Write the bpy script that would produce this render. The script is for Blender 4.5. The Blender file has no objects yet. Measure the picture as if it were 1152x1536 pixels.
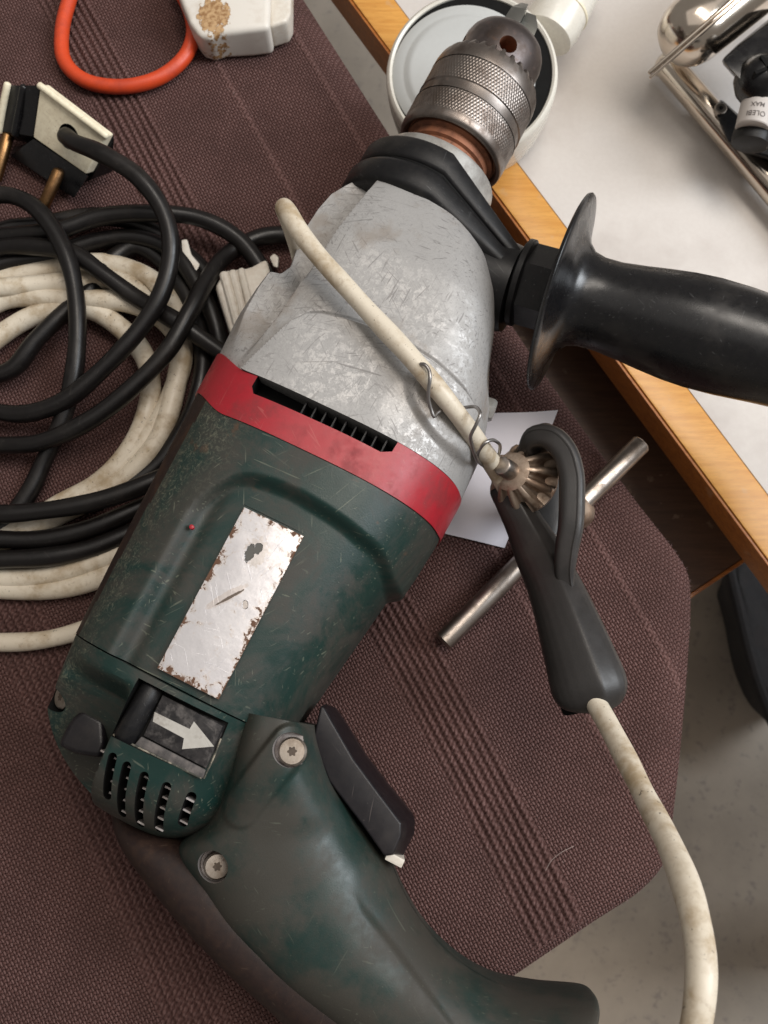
import bpy, bmesh, math, random
import numpy as np
from mathutils import Vector, Matrix
random.seed(7)
rng = np.random.default_rng(7)
SC = bpy.context.scene
COL = SC.collection
MM = 0.001
PI = math.pi

# ------------------------------------------------------------------ camera
F_PX, TILT, DIST, ZREF = 1400.0, math.radians(13.0), 318.0, 40.0
CAM = np.array([0.0, -DIST*math.sin(TILT), ZREF+DIST*math.cos(TILT)])
FW = np.array([0.0, math.sin(TILT), -math.cos(TILT)])
RT = np.array([1.0, 0.0, 0.0])
UP = np.cross(RT, FW)
cd = bpy.data.cameras.new('camera')
cam = bpy.data.objects.new('camera', cd)
COL.objects.link(cam)
cam.location = CAM*MM
cam.rotation_euler = (TILT, 0, 0)
cd.sensor_fit = 'VERTICAL'
cd.sensor_height = 36.0
cd.lens = 36.0*F_PX/1536.0
cd.clip_start = 0.01
cd.clip_end = 50
cd.dof.use_dof = True
cd.dof.focus_distance = 0.285
cd.dof.aperture_fstop = cd.lens/1.35
SC.camera = cam

# ------------------------------------------------------------------ light
w = bpy.data.worlds.new('World')
SC.world = w
w.use_nodes = True
w.node_tree.nodes['Background'].inputs[0].default_value = (1.0, 0.93, 0.86, 1)
w.node_tree.nodes['Background'].inputs[1].default_value = 0.25

def area(name, loc, aim, sx, sy, power, color):
    l = bpy.data.lights.new(name, 'AREA')
    l.shape = 'RECTANGLE'; l.size = sx; l.size_y = sy; l.energy = power; l.color = color
    o = bpy.data.objects.new(name, l); COL.objects.link(o)
    o.location = loc
    o.rotation_euler = (Vector(aim)-Vector(loc)).to_track_quat('-Z', 'Y').to_euler()
    return o
area('ceiling_lamp', (0.52, 0.46, 2.05), (0.2, 0.1, 0), 1.35, 0.55, 23, (1.0, 0.92, 0.83))
area('side_window_light', (1.7, 0.12, 1.45), (0.05, 0.0, 0), 0.8, 1.2, 46, (0.90, 0.95, 1.0))
area('ceiling_light_field', (0.1, 0.35, 2.35), (0.1, 0.35, 0), 3.2, 2.4, 13, (1.0, 0.95, 0.9))

SC.view_settings.view_transform = 'Standard'
SC.view_settings.look = 'None'
SC.view_settings.exposure = -0.1
SC.view_settings.gamma = 1.0

# ------------------------------------------------------------------ maths helpers (mm)
def P(x, y, z):
    d = FW*F_PX + RT*(x-576) + UP*(768-y)
    return CAM + d*((z-CAM[2])/d[2])
def PW(pts):                       # list of (px, py, z) -> world mm
    return np.array([P(*p) for p in pts])
DA = math.radians(63.8)            # drill axis in plan
DU = np.array([math.cos(DA), math.sin(DA), 0.0])
DV = np.array([math.sin(DA), -math.cos(DA), 0.0])
DO = P(676, 228, 42); DO[2] = 0.0
def D(x, y, z):                    # photo point at height z -> drill frame (u, v, z)
    q = P(x, y, z)-DO
    return np.array([q@DU, q@DV, z])
def sstep(a, b, x):
    t = np.clip((np.asarray(x, float)-a)/(b-a), 0, 1)
    return t*t*(3-2*t)
def interp(x, xs, ys):
    return np.interp(x, xs, ys)
def smooth_interp(x, xs, ys):      # catmull-rom style through increasing xs
    xs = np.asarray(xs, float); ys = np.asarray(ys, float)
    m = np.gradient(ys, xs)
    x = np.clip(np.asarray(x, float), xs[0], xs[-1])
    i = np.clip(np.searchsorted(xs, x)-1, 0, len(xs)-2)
    h = xs[i+1]-xs[i]; t = (x-xs[i])/h
    return ((2*t**3-3*t**2+1)*ys[i]+(t**3-2*t**2+t)*h*m[i]+(-2*t**3+3*t**2)*ys[i+1]+(t**3-t**2)*h*m[i+1])
def spline(pts, step=2.0):         # dense curve through points
    pts = np.asarray(pts, float)
    d = np.concatenate([[0], np.cumsum(np.maximum(np.linalg.norm(np.diff(pts, axis=0), axis=1), 1e-6)**0.5)])
    n = max(8, int(np.linalg.norm(np.diff(pts, axis=0), axis=1).sum()/step))
    # centripetal parametrisation, uniform sampling by chord
    tt = np.concatenate([np.linspace(d[i], d[i+1], max(2, int(np.linalg.norm(pts[i+1]-pts[i])/step)+1), endpoint=False) for i in range(len(pts)-1)]+[[d[-1]]])
    return np.stack([smooth_interp(tt, d, pts[:, k]) for k in range(pts.shape[1])], 1)

# ------------------------------------------------------------------ object helpers
def empty(name, loc=(0, 0, 0), rotz=0.0):
    o = bpy.data.objects.new(name, None)
    o.empty_display_size = 0.02
    COL.objects.link(o)
    o.location = Vector(loc)*MM
    o.rotation_euler = (0, 0, rotz)
    o['_x'] = 0
    del o['_x']
    return o
ORG = {}
def thing(name, label, cat, loc=(0, 0, 0), rotz=0.0, group=None):
    o = empty(name, loc, rotz)
    o['label'] = label; o['category'] = cat
    if group: o['group'] = group
    ORG[o.name] = np.array(loc, float)
    return o
def tag(o, label, cat, group=None):
    o['label'] = label; o['category'] = cat
    if group: o['group'] = group
    return o
def mesh_from(vf, name):
    v, f = vf
    me = bpy.data.meshes.new(name)
    me.from_pydata([tuple(map(float, p)) for p in np.asarray(v)*MM], [], [tuple(map(int, q)) for q in f])
    return me
def finish(me, angle=35, smooth=True, fix=True):
    if fix:
        bm = bmesh.new(); bm.from_mesh(me)
        bmesh.ops.recalc_face_normals(bm, faces=bm.faces)
        bm.to_mesh(me); bm.free()
    if smooth:
        me.shade_smooth()
        me.set_sharp_from_angle(angle=math.radians(angle))
    else:
        me.shade_flat()
def obj(name, vf, mat, parent=None, angle=35, smooth=True, world=True, fix=True, label=None):
    """one mesh object; world=True: vertices are world mm (parent unrotated), else already in the thing's frame"""
    v, f = vf
    v = np.asarray(v, float)
    root = parent
    while root is not None and root.parent is not None: root = root.parent
    org = np.zeros(3)
    if world and root is not None: org = ORG.get(root.name, org)
    if parent is None and world:
        org = np.array([v[:, 0].mean(), v[:, 1].mean(), v[:, 2].min()])
    me = mesh_from((v-org, f), name)
    finish(me, angle, smooth, fix)
    mats = mat if isinstance(mat, (list, tuple)) else [mat]
    for m in mats: me.materials.append(m)
    o = bpy.data.objects.new(name, me)
    COL.objects.link(o)
    if parent is not None: o.parent = parent
    else: o.location = Vector(org)*MM
    if label: o['label'] = label
    return o
def cut(o, cutters, mat=None):
    """boolean difference with (verts, faces) cutters in the same frame as o; new walls take mat"""
    if mat is not None and mat.name not in [m.name for m in o.data.materials]:
        o.data.materials.append(mat)
    tmp = []
    v_all, f_all = join(*cutters)
    me = mesh_from((v_all, f_all), 'cutter'); finish(me, smooth=False)
    if mat is not None: me.materials.append(mat)
    c = bpy.data.objects.new('cutter', me); COL.objects.link(c)
    c.parent = o.parent
    m = o.modifiers.new('cut', 'BOOLEAN'); m.operation = 'DIFFERENCE'; m.object = c; m.solver = 'EXACT'
    m.material_mode = 'TRANSFER'
    n_old = len(o.data.polygons); new = None
    for solver, self_ in (('EXACT', False), ('EXACT', True), ('FAST', False)):
        m.solver = solver
        if solver == 'EXACT': m.use_self = self_
        dg = bpy.context.evaluated_depsgraph_get(); dg.update()
        new = bpy.data.meshes.new_from_object(o.evaluated_get(dg))
        if len(new.polygons) > .6*n_old: break
        print('boolean retry', o.name, solver, len(new.polygons), n_old)
    o.modifiers.clear()
    new.shade_smooth(); new.set_sharp_from_angle(angle=math.radians(32))
    old = o.data; o.data = new
    nm = old.name; bpy.data.meshes.remove(old); new.name = nm
    bpy.data.objects.remove(c); bpy.data.meshes.remove(me)

def join(*vfs):
    vs, fs, n = [], [], 0
    for v, f in vfs:
        v = np.asarray(v, float); vs.append(v)
        fs += [tuple(i+n for i in q) for q in f]; n += len(v)
    return np.concatenate(vs), fs
def loft(secs, cap=True, closed=True):
    secs = [np.asarray(s, float) for s in secs]
    n = len(secs[0]); v = np.concatenate(secs); f = []
    for i in range(len(secs)-1):
        for j in range(n if closed else n-1):
            k = (j+1) % n
            f.append((i*n+j, i*n+k, (i+1)*n+k, (i+1)*n+j))
    if cap and closed:
        f.append(tuple(range(n))[::-1]); f.append(tuple(range((len(secs)-1)*n, len(secs)*n)))
    return v, f
def tube(path, r, n=14, cap=True, flat=None, wob=0.0):
    path = np.asarray(path, float); m = len(path)
    r = np.full(m, r) if np.isscalar(r) else np.asarray(r, float)
    if wob:                            # slack: slow wander, slightly uneven sheath
        L_ = np.concatenate([[0], np.cumsum(np.linalg.norm(np.diff(path, axis=0), axis=1))])
        ph = rng.uniform(0, 6.28, 8)
        path = path+wob*np.stack([np.sin(L_/17+ph[0])+.6*np.sin(L_/7.3+ph[1]), np.sin(L_/19+ph[2])+.6*np.sin(L_/8.1+ph[3]), .35*np.sin(L_/13+ph[4])], 1)
        r = r*(1+.035*np.sin(L_/9+ph[5])+.025*np.sin(L_/3.7+ph[6]))
    t = np.gradient(path, axis=0); t /= np.linalg.norm(t, axis=1)[:, None]
    up = np.array([0, 0, 1.0])
    if abs(t[0]@up) > .9: up = np.array([1.0, 0, 0])
    nrm = up-t[0]*(up@t[0]); nrm /= np.linalg.norm(nrm)
    secs = []; th = np.linspace(0, 2*PI, n, endpoint=False)
    for i in range(m):
        nrm = nrm-t[i]*(nrm@t[i]); nrm /= np.linalg.norm(nrm)
        b = np.cross(t[i], nrm)
        ka, kb = flat if flat else (1, 1)
        secs.append(path[i]+r[i]*(ka*np.cos(th)[:, None]*nrm+kb*np.sin(th)[:, None]*b))
    if cap:   # rounded ends
        def ring(i, s, k): return path[i]+(secs[i]-path[i])*k+t[i]*s*r[i]
        secs = [ring(0, -.55, .45), ring(0, -.3, .85)]+secs+[ring(m-1, .3, .85), ring(m-1, .55, .45)]
    return loft(secs, cap)
def frame_of(axis):
    a = np.asarray(axis, float); a = a/np.linalg.norm(a)
    h = np.array([0, 0, 1.0]) if abs(a[2]) < .9 else np.array([1.0, 0, 0])
    e1 = h-a*(h@a); e1 /= np.linalg.norm(e1)
    return a, e1, np.cross(a, e1)
def lathe(prof, org, axis, n=64, mod=None, cap=True):
    """prof: list of (s, r) along the axis; mod(s, theta, r) -> (ds, r)"""
    a, e1, e2 = frame_of(axis); org = np.asarray(org, float)
    th = np.linspace(0, 2*PI, n, endpoint=False); secs = []
    for s, r in prof:
        r = max(r, 0.02)
        if mod: ds, rr = mod(s, th, r)
        else: ds, rr = np.zeros(n), np.full(n, r)
        secs.append(org+a*(s+ds)[:, None]+rr[:, None]*(np.cos(th)[:, None]*e1+np.sin(th)[:, None]*e2))
    return loft(secs, cap)
def box(c0, c1):
    x0, y0, z0 = c0; x1, y1, z1 = c1
    v = np.array([(x0, y0, z0), (x1, y0, z0), (x1, y1, z0), (x0, y1, z0), (x0, y0, z1), (x1, y0, z1), (x1, y1, z1), (x0, y1, z1)], float)
    return v, [(0, 3, 2, 1), (4, 5, 6, 7), (0, 1, 5, 4), (1, 2, 6, 5), (2, 3, 7, 6), (3, 0, 4, 7)]
def bevelled(vf, off, seg=2, angle=20):
    me = mesh_from(vf, 't'); bm = bmesh.new(); bm.from_mesh(me); bpy.data.meshes.remove(me)
    bmesh.ops.recalc_face_normals(bm, faces=bm.faces)
    es = [e for e in bm.edges if len(e.link_faces) == 2 and e.calc_face_angle(0) > math.radians(angle)]
    bmesh.ops.bevel(bm, geom=es, offset=off*MM, segments=seg, profile=.6, affect='EDGES', clamp_overlap=True)
    v = np.array([p.co[:] for p in bm.verts])/MM
    bm.verts.index_update()
    f = [tuple(x.index for x in q.verts) for q in bm.faces]
    bm.free()
    return v, f
def prism(poly, z0, z1, bev=0, seg=2, tilt=None):
    n = len(poly)
    a = np.array([(x, y, z0) for x, y in poly], float); b = np.array([(x, y, z1) for x, y in poly], float)
    if tilt is not None: b[:, 2] += tilt(b[:, 0], b[:, 1])
    vf = loft([a, b])
    return bevelled(vf, bev, seg) if bev else vf
def hexa(q0, q1, bev=0, seg=2):        # solid between two quads (4 pts each)
    vf = loft([q0, q1])
    return bevelled(vf, bev, seg) if bev else vf

# ------------------------------------------------------------------ materials
class NB:
    def __init__(s, name):
        s.m = bpy.data.materials.new(name); s.m.use_nodes = True
        s.t = s.m.node_tree; s.N = s.t.nodes; s.L = s.t.links
        s.b = s.N['Principled BSDF']
        tc = s.N.new('ShaderNodeTexCoord')
        mp = s.N.new('ShaderNodeMapping'); mp.inputs['Scale'].default_value = (1000, 1000, 1000)
        s.L.new(tc.outputs['Object'], mp.inputs[0]); s.co = mp.outputs[0]
    def lk(s, a, b): s.L.new(a, b)
    def val(s, sock, x):
        if isinstance(x, (int, float)): sock.default_value = x
        elif isinstance(x, (tuple, list)):
            sock.default_value = (tuple(x)+(1,))[:4] if len(sock.default_value) == 4 else tuple(x)
        else: s.lk(x, sock)
    def math(s, op, a, b=0.0, c=0.0, clamp=False):
        n = s.N.new('ShaderNodeMath'); n.operation = op; n.use_clamp = clamp
        s.val(n.inputs[0], a); s.val(n.inputs[1], b); s.val(n.inputs[2], c)
        return n.outputs[0]
    def xf(s, rot=(0, 0, 0), scale=(1, 1, 1), loc=(0, 0, 0), co=None):
        n = s.N.new('ShaderNodeMapping'); s.lk(co or s.co, n.inputs[0])
        n.inputs['Rotation'].default_value = rot; n.inputs['Scale'].default_value = scale; n.inputs['Location'].default_value = loc
        return n.outputs[0]
    def noise(s, scale, detail=4, rough=.55, co=None, dist=0.0):
        n = s.N.new('ShaderNodeTexNoise'); s.lk(co or s.co, n.inputs['Vector'])
        n.inputs['Scale'].default_value = scale; n.inputs['Detail'].default_value = detail
        n.inputs['Roughness'].default_value = rough; n.inputs['Distortion'].default_value = dist
        return n.outputs[0]
    def vor(s, scale, co=None, feature='F1', out=0):
        n = s.N.new('ShaderNodeTexVoronoi'); s.lk(co or s.co, n.inputs['Vector'])
        n.feature = feature; n.inputs['Scale'].default_value = scale
        return n.outputs[out]
    def ramp(s, f, lo, hi, smooth=True):
        n = s.N.new('ShaderNodeMapRange'); n.interpolation_type = 'SMOOTHSTEP' if smooth else 'LINEAR'
        s.val(n.inputs[0], f); n.inputs[1].default_value = lo; n.inputs[2].default_value = hi
        return n.outputs[0]
    def mix(s, f, a, b):
        n = s.N.new('ShaderNodeMix'); n.data_type = 'RGBA'
        s.val(n.inputs[0], f); s.val(n.inputs[6], a); s.val(n.inputs[7], b)
        return n.outputs[2]
    def mixf(s, f, a, b):
        n = s.N.new('ShaderNodeMix'); n.data_type = 'FLOAT'
        s.val(n.inputs[0], f); s.val(n.inputs[2], a); s.val(n.inputs[3], b)
        return n.outputs[0]
    def sep(s, co=None):
        n = s.N.new('ShaderNodeSeparateXYZ'); s.lk(co or s.co, n.inputs[0]); return n.outputs
    def bump(s, h, dist, strength=1.0, prev=None):
        n = s.N.new('ShaderNodeBump'); s.lk(h, n.inputs['Height'])
        n.inputs['Distance'].default_value = dist*MM; n.inputs['Strength'].default_value = strength
        if prev: s.lk(prev, n.inputs['Normal'])
        return n.outputs[0]
    def scratch(s, n_layers=3, density=.74, length=.03, fine=1.1, seed=0.0):
        out = None
        for i in range(n_layers):
            a = seed+i*1.13
            co = s.xf(scale=(length, fine, fine), loc=(13.7*i+seed, 7.1*i, 3.3*i), co=s.xf(rot=(0, 0, a)))
            f = s.ramp(s.noise(1.0, 2, .4, co=co), density, density+.03)
            m2 = s.ramp(s.noise(.06, 3, co=s.xf(loc=(31*i+9, 5, 2))), .45, .62)
            f = s.math('MULTIPLY', f, m2)
            out = f if out is None else s.math('MAXIMUM', out, f)
        return out
    def set(s, color=None, rough=None, metal=None, normal=None, **kw):
        if color is not None: s.val(s.b.inputs['Base Color'], color)
        if rough is not None: s.val(s.b.inputs['Roughness'], rough)
        if metal is not None: s.val(s.b.inputs['Metallic'], metal)
        if normal is not None: s.lk(normal, s.b.inputs['Normal'])
        for k, x in kw.items(): s.val(s.b.inputs[k.replace('_', ' ')], x)
        return s.m

def m_plastic(name, col, dirt, rough=.42, dirt_amt=(.5, .72), scr=None, bump=.04, grain=3.0, spec=.5, seed=0.0, dirt_scale=.05):
    n = NB(name)
    d = n.ramp(n.noise(dirt_scale, 6, .65, co=n.xf(loc=(seed*17, seed*5, 3))), *dirt_amt)
    c = n.mix(d, col, dirt)
    v = n.ramp(n.noise(.5, 4, .6), .3, .7)
    c = n.mix(n.math('MULTIPLY', v, .22), c, dirt)
    if scr:
        sc = n.scratch(4, .70, .05, 1.3, seed=seed)
        c = n.mix(n.math('MULTIPLY', sc, .36), c, scr)
        sp = n.ramp(n.noise(.9, 3, .6, co=n.xf(loc=(3, 8, seed))), .70, .74)
        c = n.mix(n.math('MULTIPLY', sp, .4), c, scr)
    r = n.mixf(d, rough, min(1, rough+.22))
    r = n.math('ADD', r, n.math('MULTIPLY', n.math('SUBTRACT', n.noise(.3, 4), .5), .22))
    nb = n.bump(n.noise(grain, 3, .6), bump, .6)
    return n.set(c, r, 0.0, nb, Specular_IOR_Level=spec)

GREEN = m_plastic('green_plastic', (.009, .027, .023), (.038, .035, .028), .40, (.36, .62), (.11, .12, .09), bump=.05, grain=2.2, seed=1.0, spec=.45)
# housing: more grime and rub marks
def m_housing():
    n = NB('scuffed_green_housing')
    x, y, z = n.sep()
    d = n.ramp(n.noise(.035, 7, .7, dist=.6), .42, .62)
    c = n.mix(d, (.008, .026, .022), (.036, .035, .029))
    # chalky rub-through near the front left shoulder and along the left flank
    zone = n.math('MULTIPLY', n.ramp(x, -175, -138), n.ramp(y, 0, 16))
    zone2 = n.math('MULTIPLY', n.ramp(y, 12, 21), .8)
    zone = n.math('MAXIMUM', zone, zone2)
    chalk = n.ramp(n.noise(.55, 8, .78, dist=1.2), .48, .66)
    c = n.mix(n.math('MULTIPLY', n.math('MULTIPLY', zone, chalk), .75), c, (.15, .155, .11))
    sc = n.scratch(5, .69, .05, 1.2, seed=.4)
    sc2 = n.scratch(3, .66, .09, 2.2, seed=2.2)
    k = n.math('MAXIMUM', n.math('MULTIPLY', sc, .45), n.math('MULTIPLY', n.math('MULTIPLY', sc2, zone), .6))
    c = n.mix(k, c, (.16, .17, .125))
    rust = n.math('MULTIPLY', n.ramp(n.noise(.16, 4), .62, .72), n.ramp(x, -165, -138))
    c = n.mix(n.math('MULTIPLY', rust, .5), c, (.11, .05, .025))
    r = n.math('ADD', n.mixf(d, .34, .55), n.math('MULTIPLY', n.math('SUBTRACT', n.noise(.25, 5), .5), .25))
    r = n.math('ADD', r, n.math('MULTIPLY', zone, .15))
    nb = n.bump(n.noise(2.2, 3, .6), .05, .6)
    nb = n.bump(k, -.05, .5, nb)
    return n.set(c, r, 0.0, nb, Specular_IOR_Level=.38)
HOUSING = m_housing()
RED = m_plastic('red_plastic', (.34, .012, .022), (.20, .016, .020), .38, (.45, .7), (.42, .10, .09), bump=.03, seed=2.0, dirt_scale=.08)
BROWN_RUBBER = m_plastic('brown_black_rubber', (.018, .011, .010), (.052, .028, .018), .5, (.5, .7), (.10, .07, .05), bump=.06, seed=3.0, spec=.22)
BLACK_PLASTIC = m_plastic('black_plastic', (.004, .004, .005), (.016, .014, .013), .28, (.52, .75), (.09, .09, .09), bump=.02, seed=4.0)
BLACK_MATT = m_plastic('matt_black_plastic', (.006, .006, .007), (.022, .020, .018), .40, (.5, .75), (.11, .11, .11), bump=.05, seed=5.0, spec=.28)
TRIGGER = m_plastic('dark_trigger_plastic', (.006, .005, .007), (.026, .021, .02), .36, (.5, .8), (.12, .10, .09), bump=.03, seed=6.0, spec=.3)
RUBBER = m_plastic('grey_black_rubber', (.021, .019, .018), (.034, .029, .027), .42, (.5, .75), None, bump=.05, grain=1.5, seed=7.0, spec=.42)
CABLE_BLACK = m_plastic('black_cable_sheath', (.006, .005, .005), (.017, .014, .012), .34, (.5, .75), (.05, .045, .04), bump=.03, grain=1.2, seed=8.0, spec=.35)
DARK = m_plastic('dark_interior', (.004, .004, .004), (.008, .007, .006), .7, bump=.0, seed=9.0, spec=.15)  # near-black colour, paints shade into recesses and openings
CREAM = m_plastic('aged_cream_plastic', (.88, .81, .62), (.30, .19, .09), .40, (.60, .78), (.20, .13, .07), bump=.02, seed=10.0)
WHITE_PLUG = m_plastic('aged_white_plastic', (.66, .62, .55), (.34, .22, .12), .42, (.58, .72), (.25, .16, .09), bump=.03, seed=11.0, dirt_scale=.08)
ORANGE = m_plastic('orange_cable_sheath', (.62, .062, .014), (.42, .04, .012), .42, (.5, .75), None, bump=.02, seed=12.0)
CREAM_GLOSS = m_plastic('cream_enamel', (.70, .67, .60), (.58, .53, .44), .28, (.55, .8), None, bump=.01, seed=13.0, dirt_scale=.02)
GREY_GLOSS = m_plastic('pale_grey_gloss', (.50, .51, .50), (.45, .45, .44), .12, (.55, .8), None, bump=.005, seed=14.0, dirt_scale=.02)

def m_white_cable(name='dirty_white_cable_sheath', seed=0.0, k=1.0):
    n = NB(name)
    o = n.xf(loc=(seed*11, 5, 2))
    d1 = n.ramp(n.noise(.09, 5, .65, co=o), .42, .70)
    c = n.mix(d1, (.64, .57, .46), (.40, .31, .20))
    d2 = n.ramp(n.noise(.45, 6, .7, co=o, dist=.5), .55, .72)
    c = n.mix(n.math('MULTIPLY', d2, .55*k), c, (.28, .20, .13))
    sp = n.math('MULTIPLY', n.ramp(n.noise(.8, 3, .5, co=n.xf(loc=(2, seed, 7))), .66, .72), n.ramp(n.noise(.07, 2, co=o), .40, .55))
    c = n.mix(n.math('MULTIPLY', sp, .8), c, (.045, .032, .025))
    nb = n.bump(n.noise(.7, 4, .6), .08, .6)
    return n.set(c, n.mixf(d1, .42, .6), 0.0, nb)
CABLE_WHITE = m_white_cable()
CORD_WHITE = m_white_cable('worn_white_cord_sheath', 3.0, .7)

def m_alu():
    n = NB('oxidised_cast_aluminium')
    p = n.math('MAXIMUM', n.math('MULTIPLY', n.ramp(n.noise(.42, 9, .76, dist=.4), .47, .57), n.ramp(n.noise(.06, 3), .36, .52)), n.math('MULTIPLY', n.ramp(n.noise(.05, 3, co=n.xf(loc=(8, 1, 3))), .52, .66), .7))          # bare, rubbed metal
    fine = n.noise(1.6, 5, .7)
    sc = n.math('MAXIMUM', n.scratch(7, .655, .06, 1.3, seed=.9), n.math('MULTIPLY', n.scratch(5, .66, .10, 2.6, seed=3.1), .7))
    bare = (.44, .43, .42); oxide = (.345, .335, .325)
    c = n.mix(p, oxide, bare)
    c = n.mix(n.math('MULTIPLY', n.ramp(fine, .45, .75), .35), c, (.20, .19, .185))
    c = n.mix(n.math('MULTIPLY', sc, .65), c, (.17, .16, .155))
    br = n.ramp(n.noise(.05, 4, .6, co=n.xf(loc=(4, 9, 1))), .56, .72)
    c = n.mix(n.math('MULTIPLY', br, .45), c, (.22, .17, .125))
    r = n.mixf(p, .62, .50)
    r = n.math('ADD', r, n.math('MULTIPLY', n.math('SUBTRACT', fine, .5), .2))
    nb = n.bump(n.noise(1.1, 5, .7), .06, .6)
    nb = n.bump(p, .02, .5, nb)
    return n.set(c, r, n.mixf(p, .25, .55), nb)
ALU = m_alu()

def m_steel(name, col, dark, rough, rust=0.0, seed=0.0, aniso=None, metal=1.0):
    n = NB(name)
    d = n.ramp(n.noise(.12, 6, .65, co=n.xf(loc=(seed*3, 2, seed))), .40, .68)
    c = n.mix(d, col, dark)
    if rust:
        rr = n.ramp(n.noise(.35, 6, .7, co=n.xf(loc=(seed, 4, 9))), .56, .70)
        c = n.mix(n.math('MULTIPLY', rr, rust), c, (.10, .045, .022))
        mt = n.math('SUBTRACT', metal, n.math('MULTIPLY', rr, rust*.8))
        ro = n.math('ADD', n.mixf(d, rough, rough+.14), n.math('MULTIPLY', rr, .3*rust))
    else:
        mt = metal; ro = n.mixf(d, rough, rough+.14)
    nb = n.bump(n.noise(1.5, 4, .6), .03, .5)
    return n.set(c, ro, mt, nb)
CHUCK_STEEL = m_steel('worn_chuck_steel', (.25, .22, .20), (.135, .108, .092), .36, .5, 1.0)
CHUCK_DARK = m_steel('blued_chuck_steel', (.17, .145, .14), (.095, .075, .066), .36, .6, 2.0)
JAW = m_steel('jaw_steel', (.36, .36, .34), (.24, .24, .22), .32, .2, 3.0)
RUST = m_steel('rusted_spindle', (.27, .105, .052), (.12, .045, .024), .6, .8, 4.0, metal=.3)
COLLAR = m_steel('dull_collar_metal', (.50, .49, .46), (.28, .26, .24), .42, .15, 5.0, metal=.7)
BAR = m_steel('tarnished_bar_steel', (.42, .37, .33), (.22, .18, .15), .34, .35, 6.0)
GEAR = m_steel('brown_gear_steel', (.52, .41, .32), (.22, .15, .105), .38, .4, 7.0, metal=.8)
SCREW = m_steel('screw_steel', (.36, .32, .28), (.22, .18, .145), .38, .4, 8.0)
SCREW_BROWN = m_steel('screw_recess_brown', (.10, .075, .055), (.05, .035, .028), .6, .3, 8.5, metal=.3)  # darker brown than the screw head, for its star recess
WIRE = m_steel('tie_wire', (.36, .34, .33), (.24, .23, .22), .38, .1, 9.0)
BRASS = m_steel('tarnished_brass', (.27, .15, .065), (.13, .07, .034), .36, .3, 10.0)
_c = NB('brushed_chrome'); CHROME = _c.set(_c.mix(_c.ramp(_c.noise(.05, 3), .35, .65), (.66, .585, .50), (.58, .50, .42)), .17, 1.0)

def m_label():
    n = NB('worn_metal_plate')
    x, y, z = n.sep()                 # plate: x -211.5..-159 (u), y -24.3..-4.7 (-v)
    d_l = n.math('ADD', y, 24.4); d_r = n.math('MULTIPLY', n.math('ADD', y, 4.7), -1)
    d_f = n.math('MULTIPLY', n.math('ADD', x, 159.0), -1); d_b = n.math('ADD', x, 211.5)
    e = n.math('MINIMUM', n.math('MINIMUM', d_l, d_r), n.math('MINIMUM', d_f, d_b))
    edge = n.math('MULTIPLY', n.ramp(e, 3.0, 0.0, False), .20)
    nz = n.noise(.46, 7, .68, dist=.6)
    big = n.math('MULTIPLY', n.math('SUBTRACT', n.noise(.12, 2), .5), .45)
    rust = n.ramp(n.math('ADD', n.math('ADD', nz, edge), big), .675, .71)
    halo = n.ramp(n.math('ADD', n.math('ADD', nz, edge), big), .56, .70)
    smear = n.ramp(n.noise(.07, 5, .6), .35, .7)
    c = n.mix(n.math('MULTIPLY', smear, .4), (.66, .645, .66), (.52, .505, .53))
    c = n.mix(n.math('MULTIPLY', halo, .45), c, (.52, .42, .33))
    c = n.mix(rust, c, (.115, .055, .03))
    # a gouge and a torn patch where the metal is through
    co = n.xf(rot=(0, 0, .0), loc=(0, 0, 0))
    def spot(cx, cy, ax, ay, rot, wob=.5):
        dx = n.math('SUBTRACT', x, cx); dy = n.math('SUBTRACT', y, cy)
        cr, sr = math.cos(rot), math.sin(rot)
        a = n.math('ADD', n.math('MULTIPLY', dx, cr/ax), n.math('MULTIPLY', dy, sr/ax))
        b = n.math('ADD', n.math('MULTIPLY', dx, -sr/ay), n.math('MULTIPLY', dy, cr/ay))
        rr = n.math('SQRT', n.math('ADD', n.math('MULTIPLY', a, a), n.math('MULTIPLY', b, b)))
        rr = n.math('ADD', rr, n.math('MULTIPLY', n.math('SUBTRACT', n.noise(.9, 4), .5), wob*2))
        return n.ramp(rr, 1.08, .9)
    hole = n.math('MAXIMUM', spot(-170.6, -12.6, 2.6, 1.3, .15), spot(-168.4, -14.2, 1.6, 1.2, 0))
    burr = spot(-169.2, -14.2, 4.4, 3.4, .3, .9)
    gouge = spot(-184.8, -13.5, .42, 5.0, .96, .55)
    ghalo = spot(-184.8, -12.8, 1.4, 6.8, .96, .6)
    dent = spot(-184.6, -18.6, 1.3, .8, .5, .3)
    c = n.mix(n.math('MULTIPLY', burr, .45), c, (.50, .44, .38))
    c = n.mix(n.math('MULTIPLY', ghalo, .35), c, (.48, .38, .30))
    c = n.mix(hole, c, (.10, .095, .085))
    c = n.mix(gouge, c, (.12, .09, .07))
    c = n.mix(n.math('MULTIPLY', dent, .6), c, (.42, .36, .30))
    bad = n.math('MAXIMUM', n.math('MAXIMUM', rust, hole), gouge)
    sc = n.scratch(5, .68, .08, 2.2, seed=.2)
    r = n.math('ADD', n.math('MULTIPLY', n.noise(.3, 4), .14), n.math('ADD', n.math('MULTIPLY', sc, .25), .25))
    r = n.math('ADD', r, n.math('MULTIPLY', bad, .4))
    nb = n.bump(n.noise(.14, 3), .35, .35)
    nb = n.bump(n.math('MAXIMUM', hole, n.math('MULTIPLY', dent, .6)), -.5, .8, nb)
    nb = n.bump(sc, .03, .5, nb)
    return n.set(c, r, n.math('SUBTRACT', .92, n.math('MULTIPLY', bad, .8)), nb)
LABEL = m_label()

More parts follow.
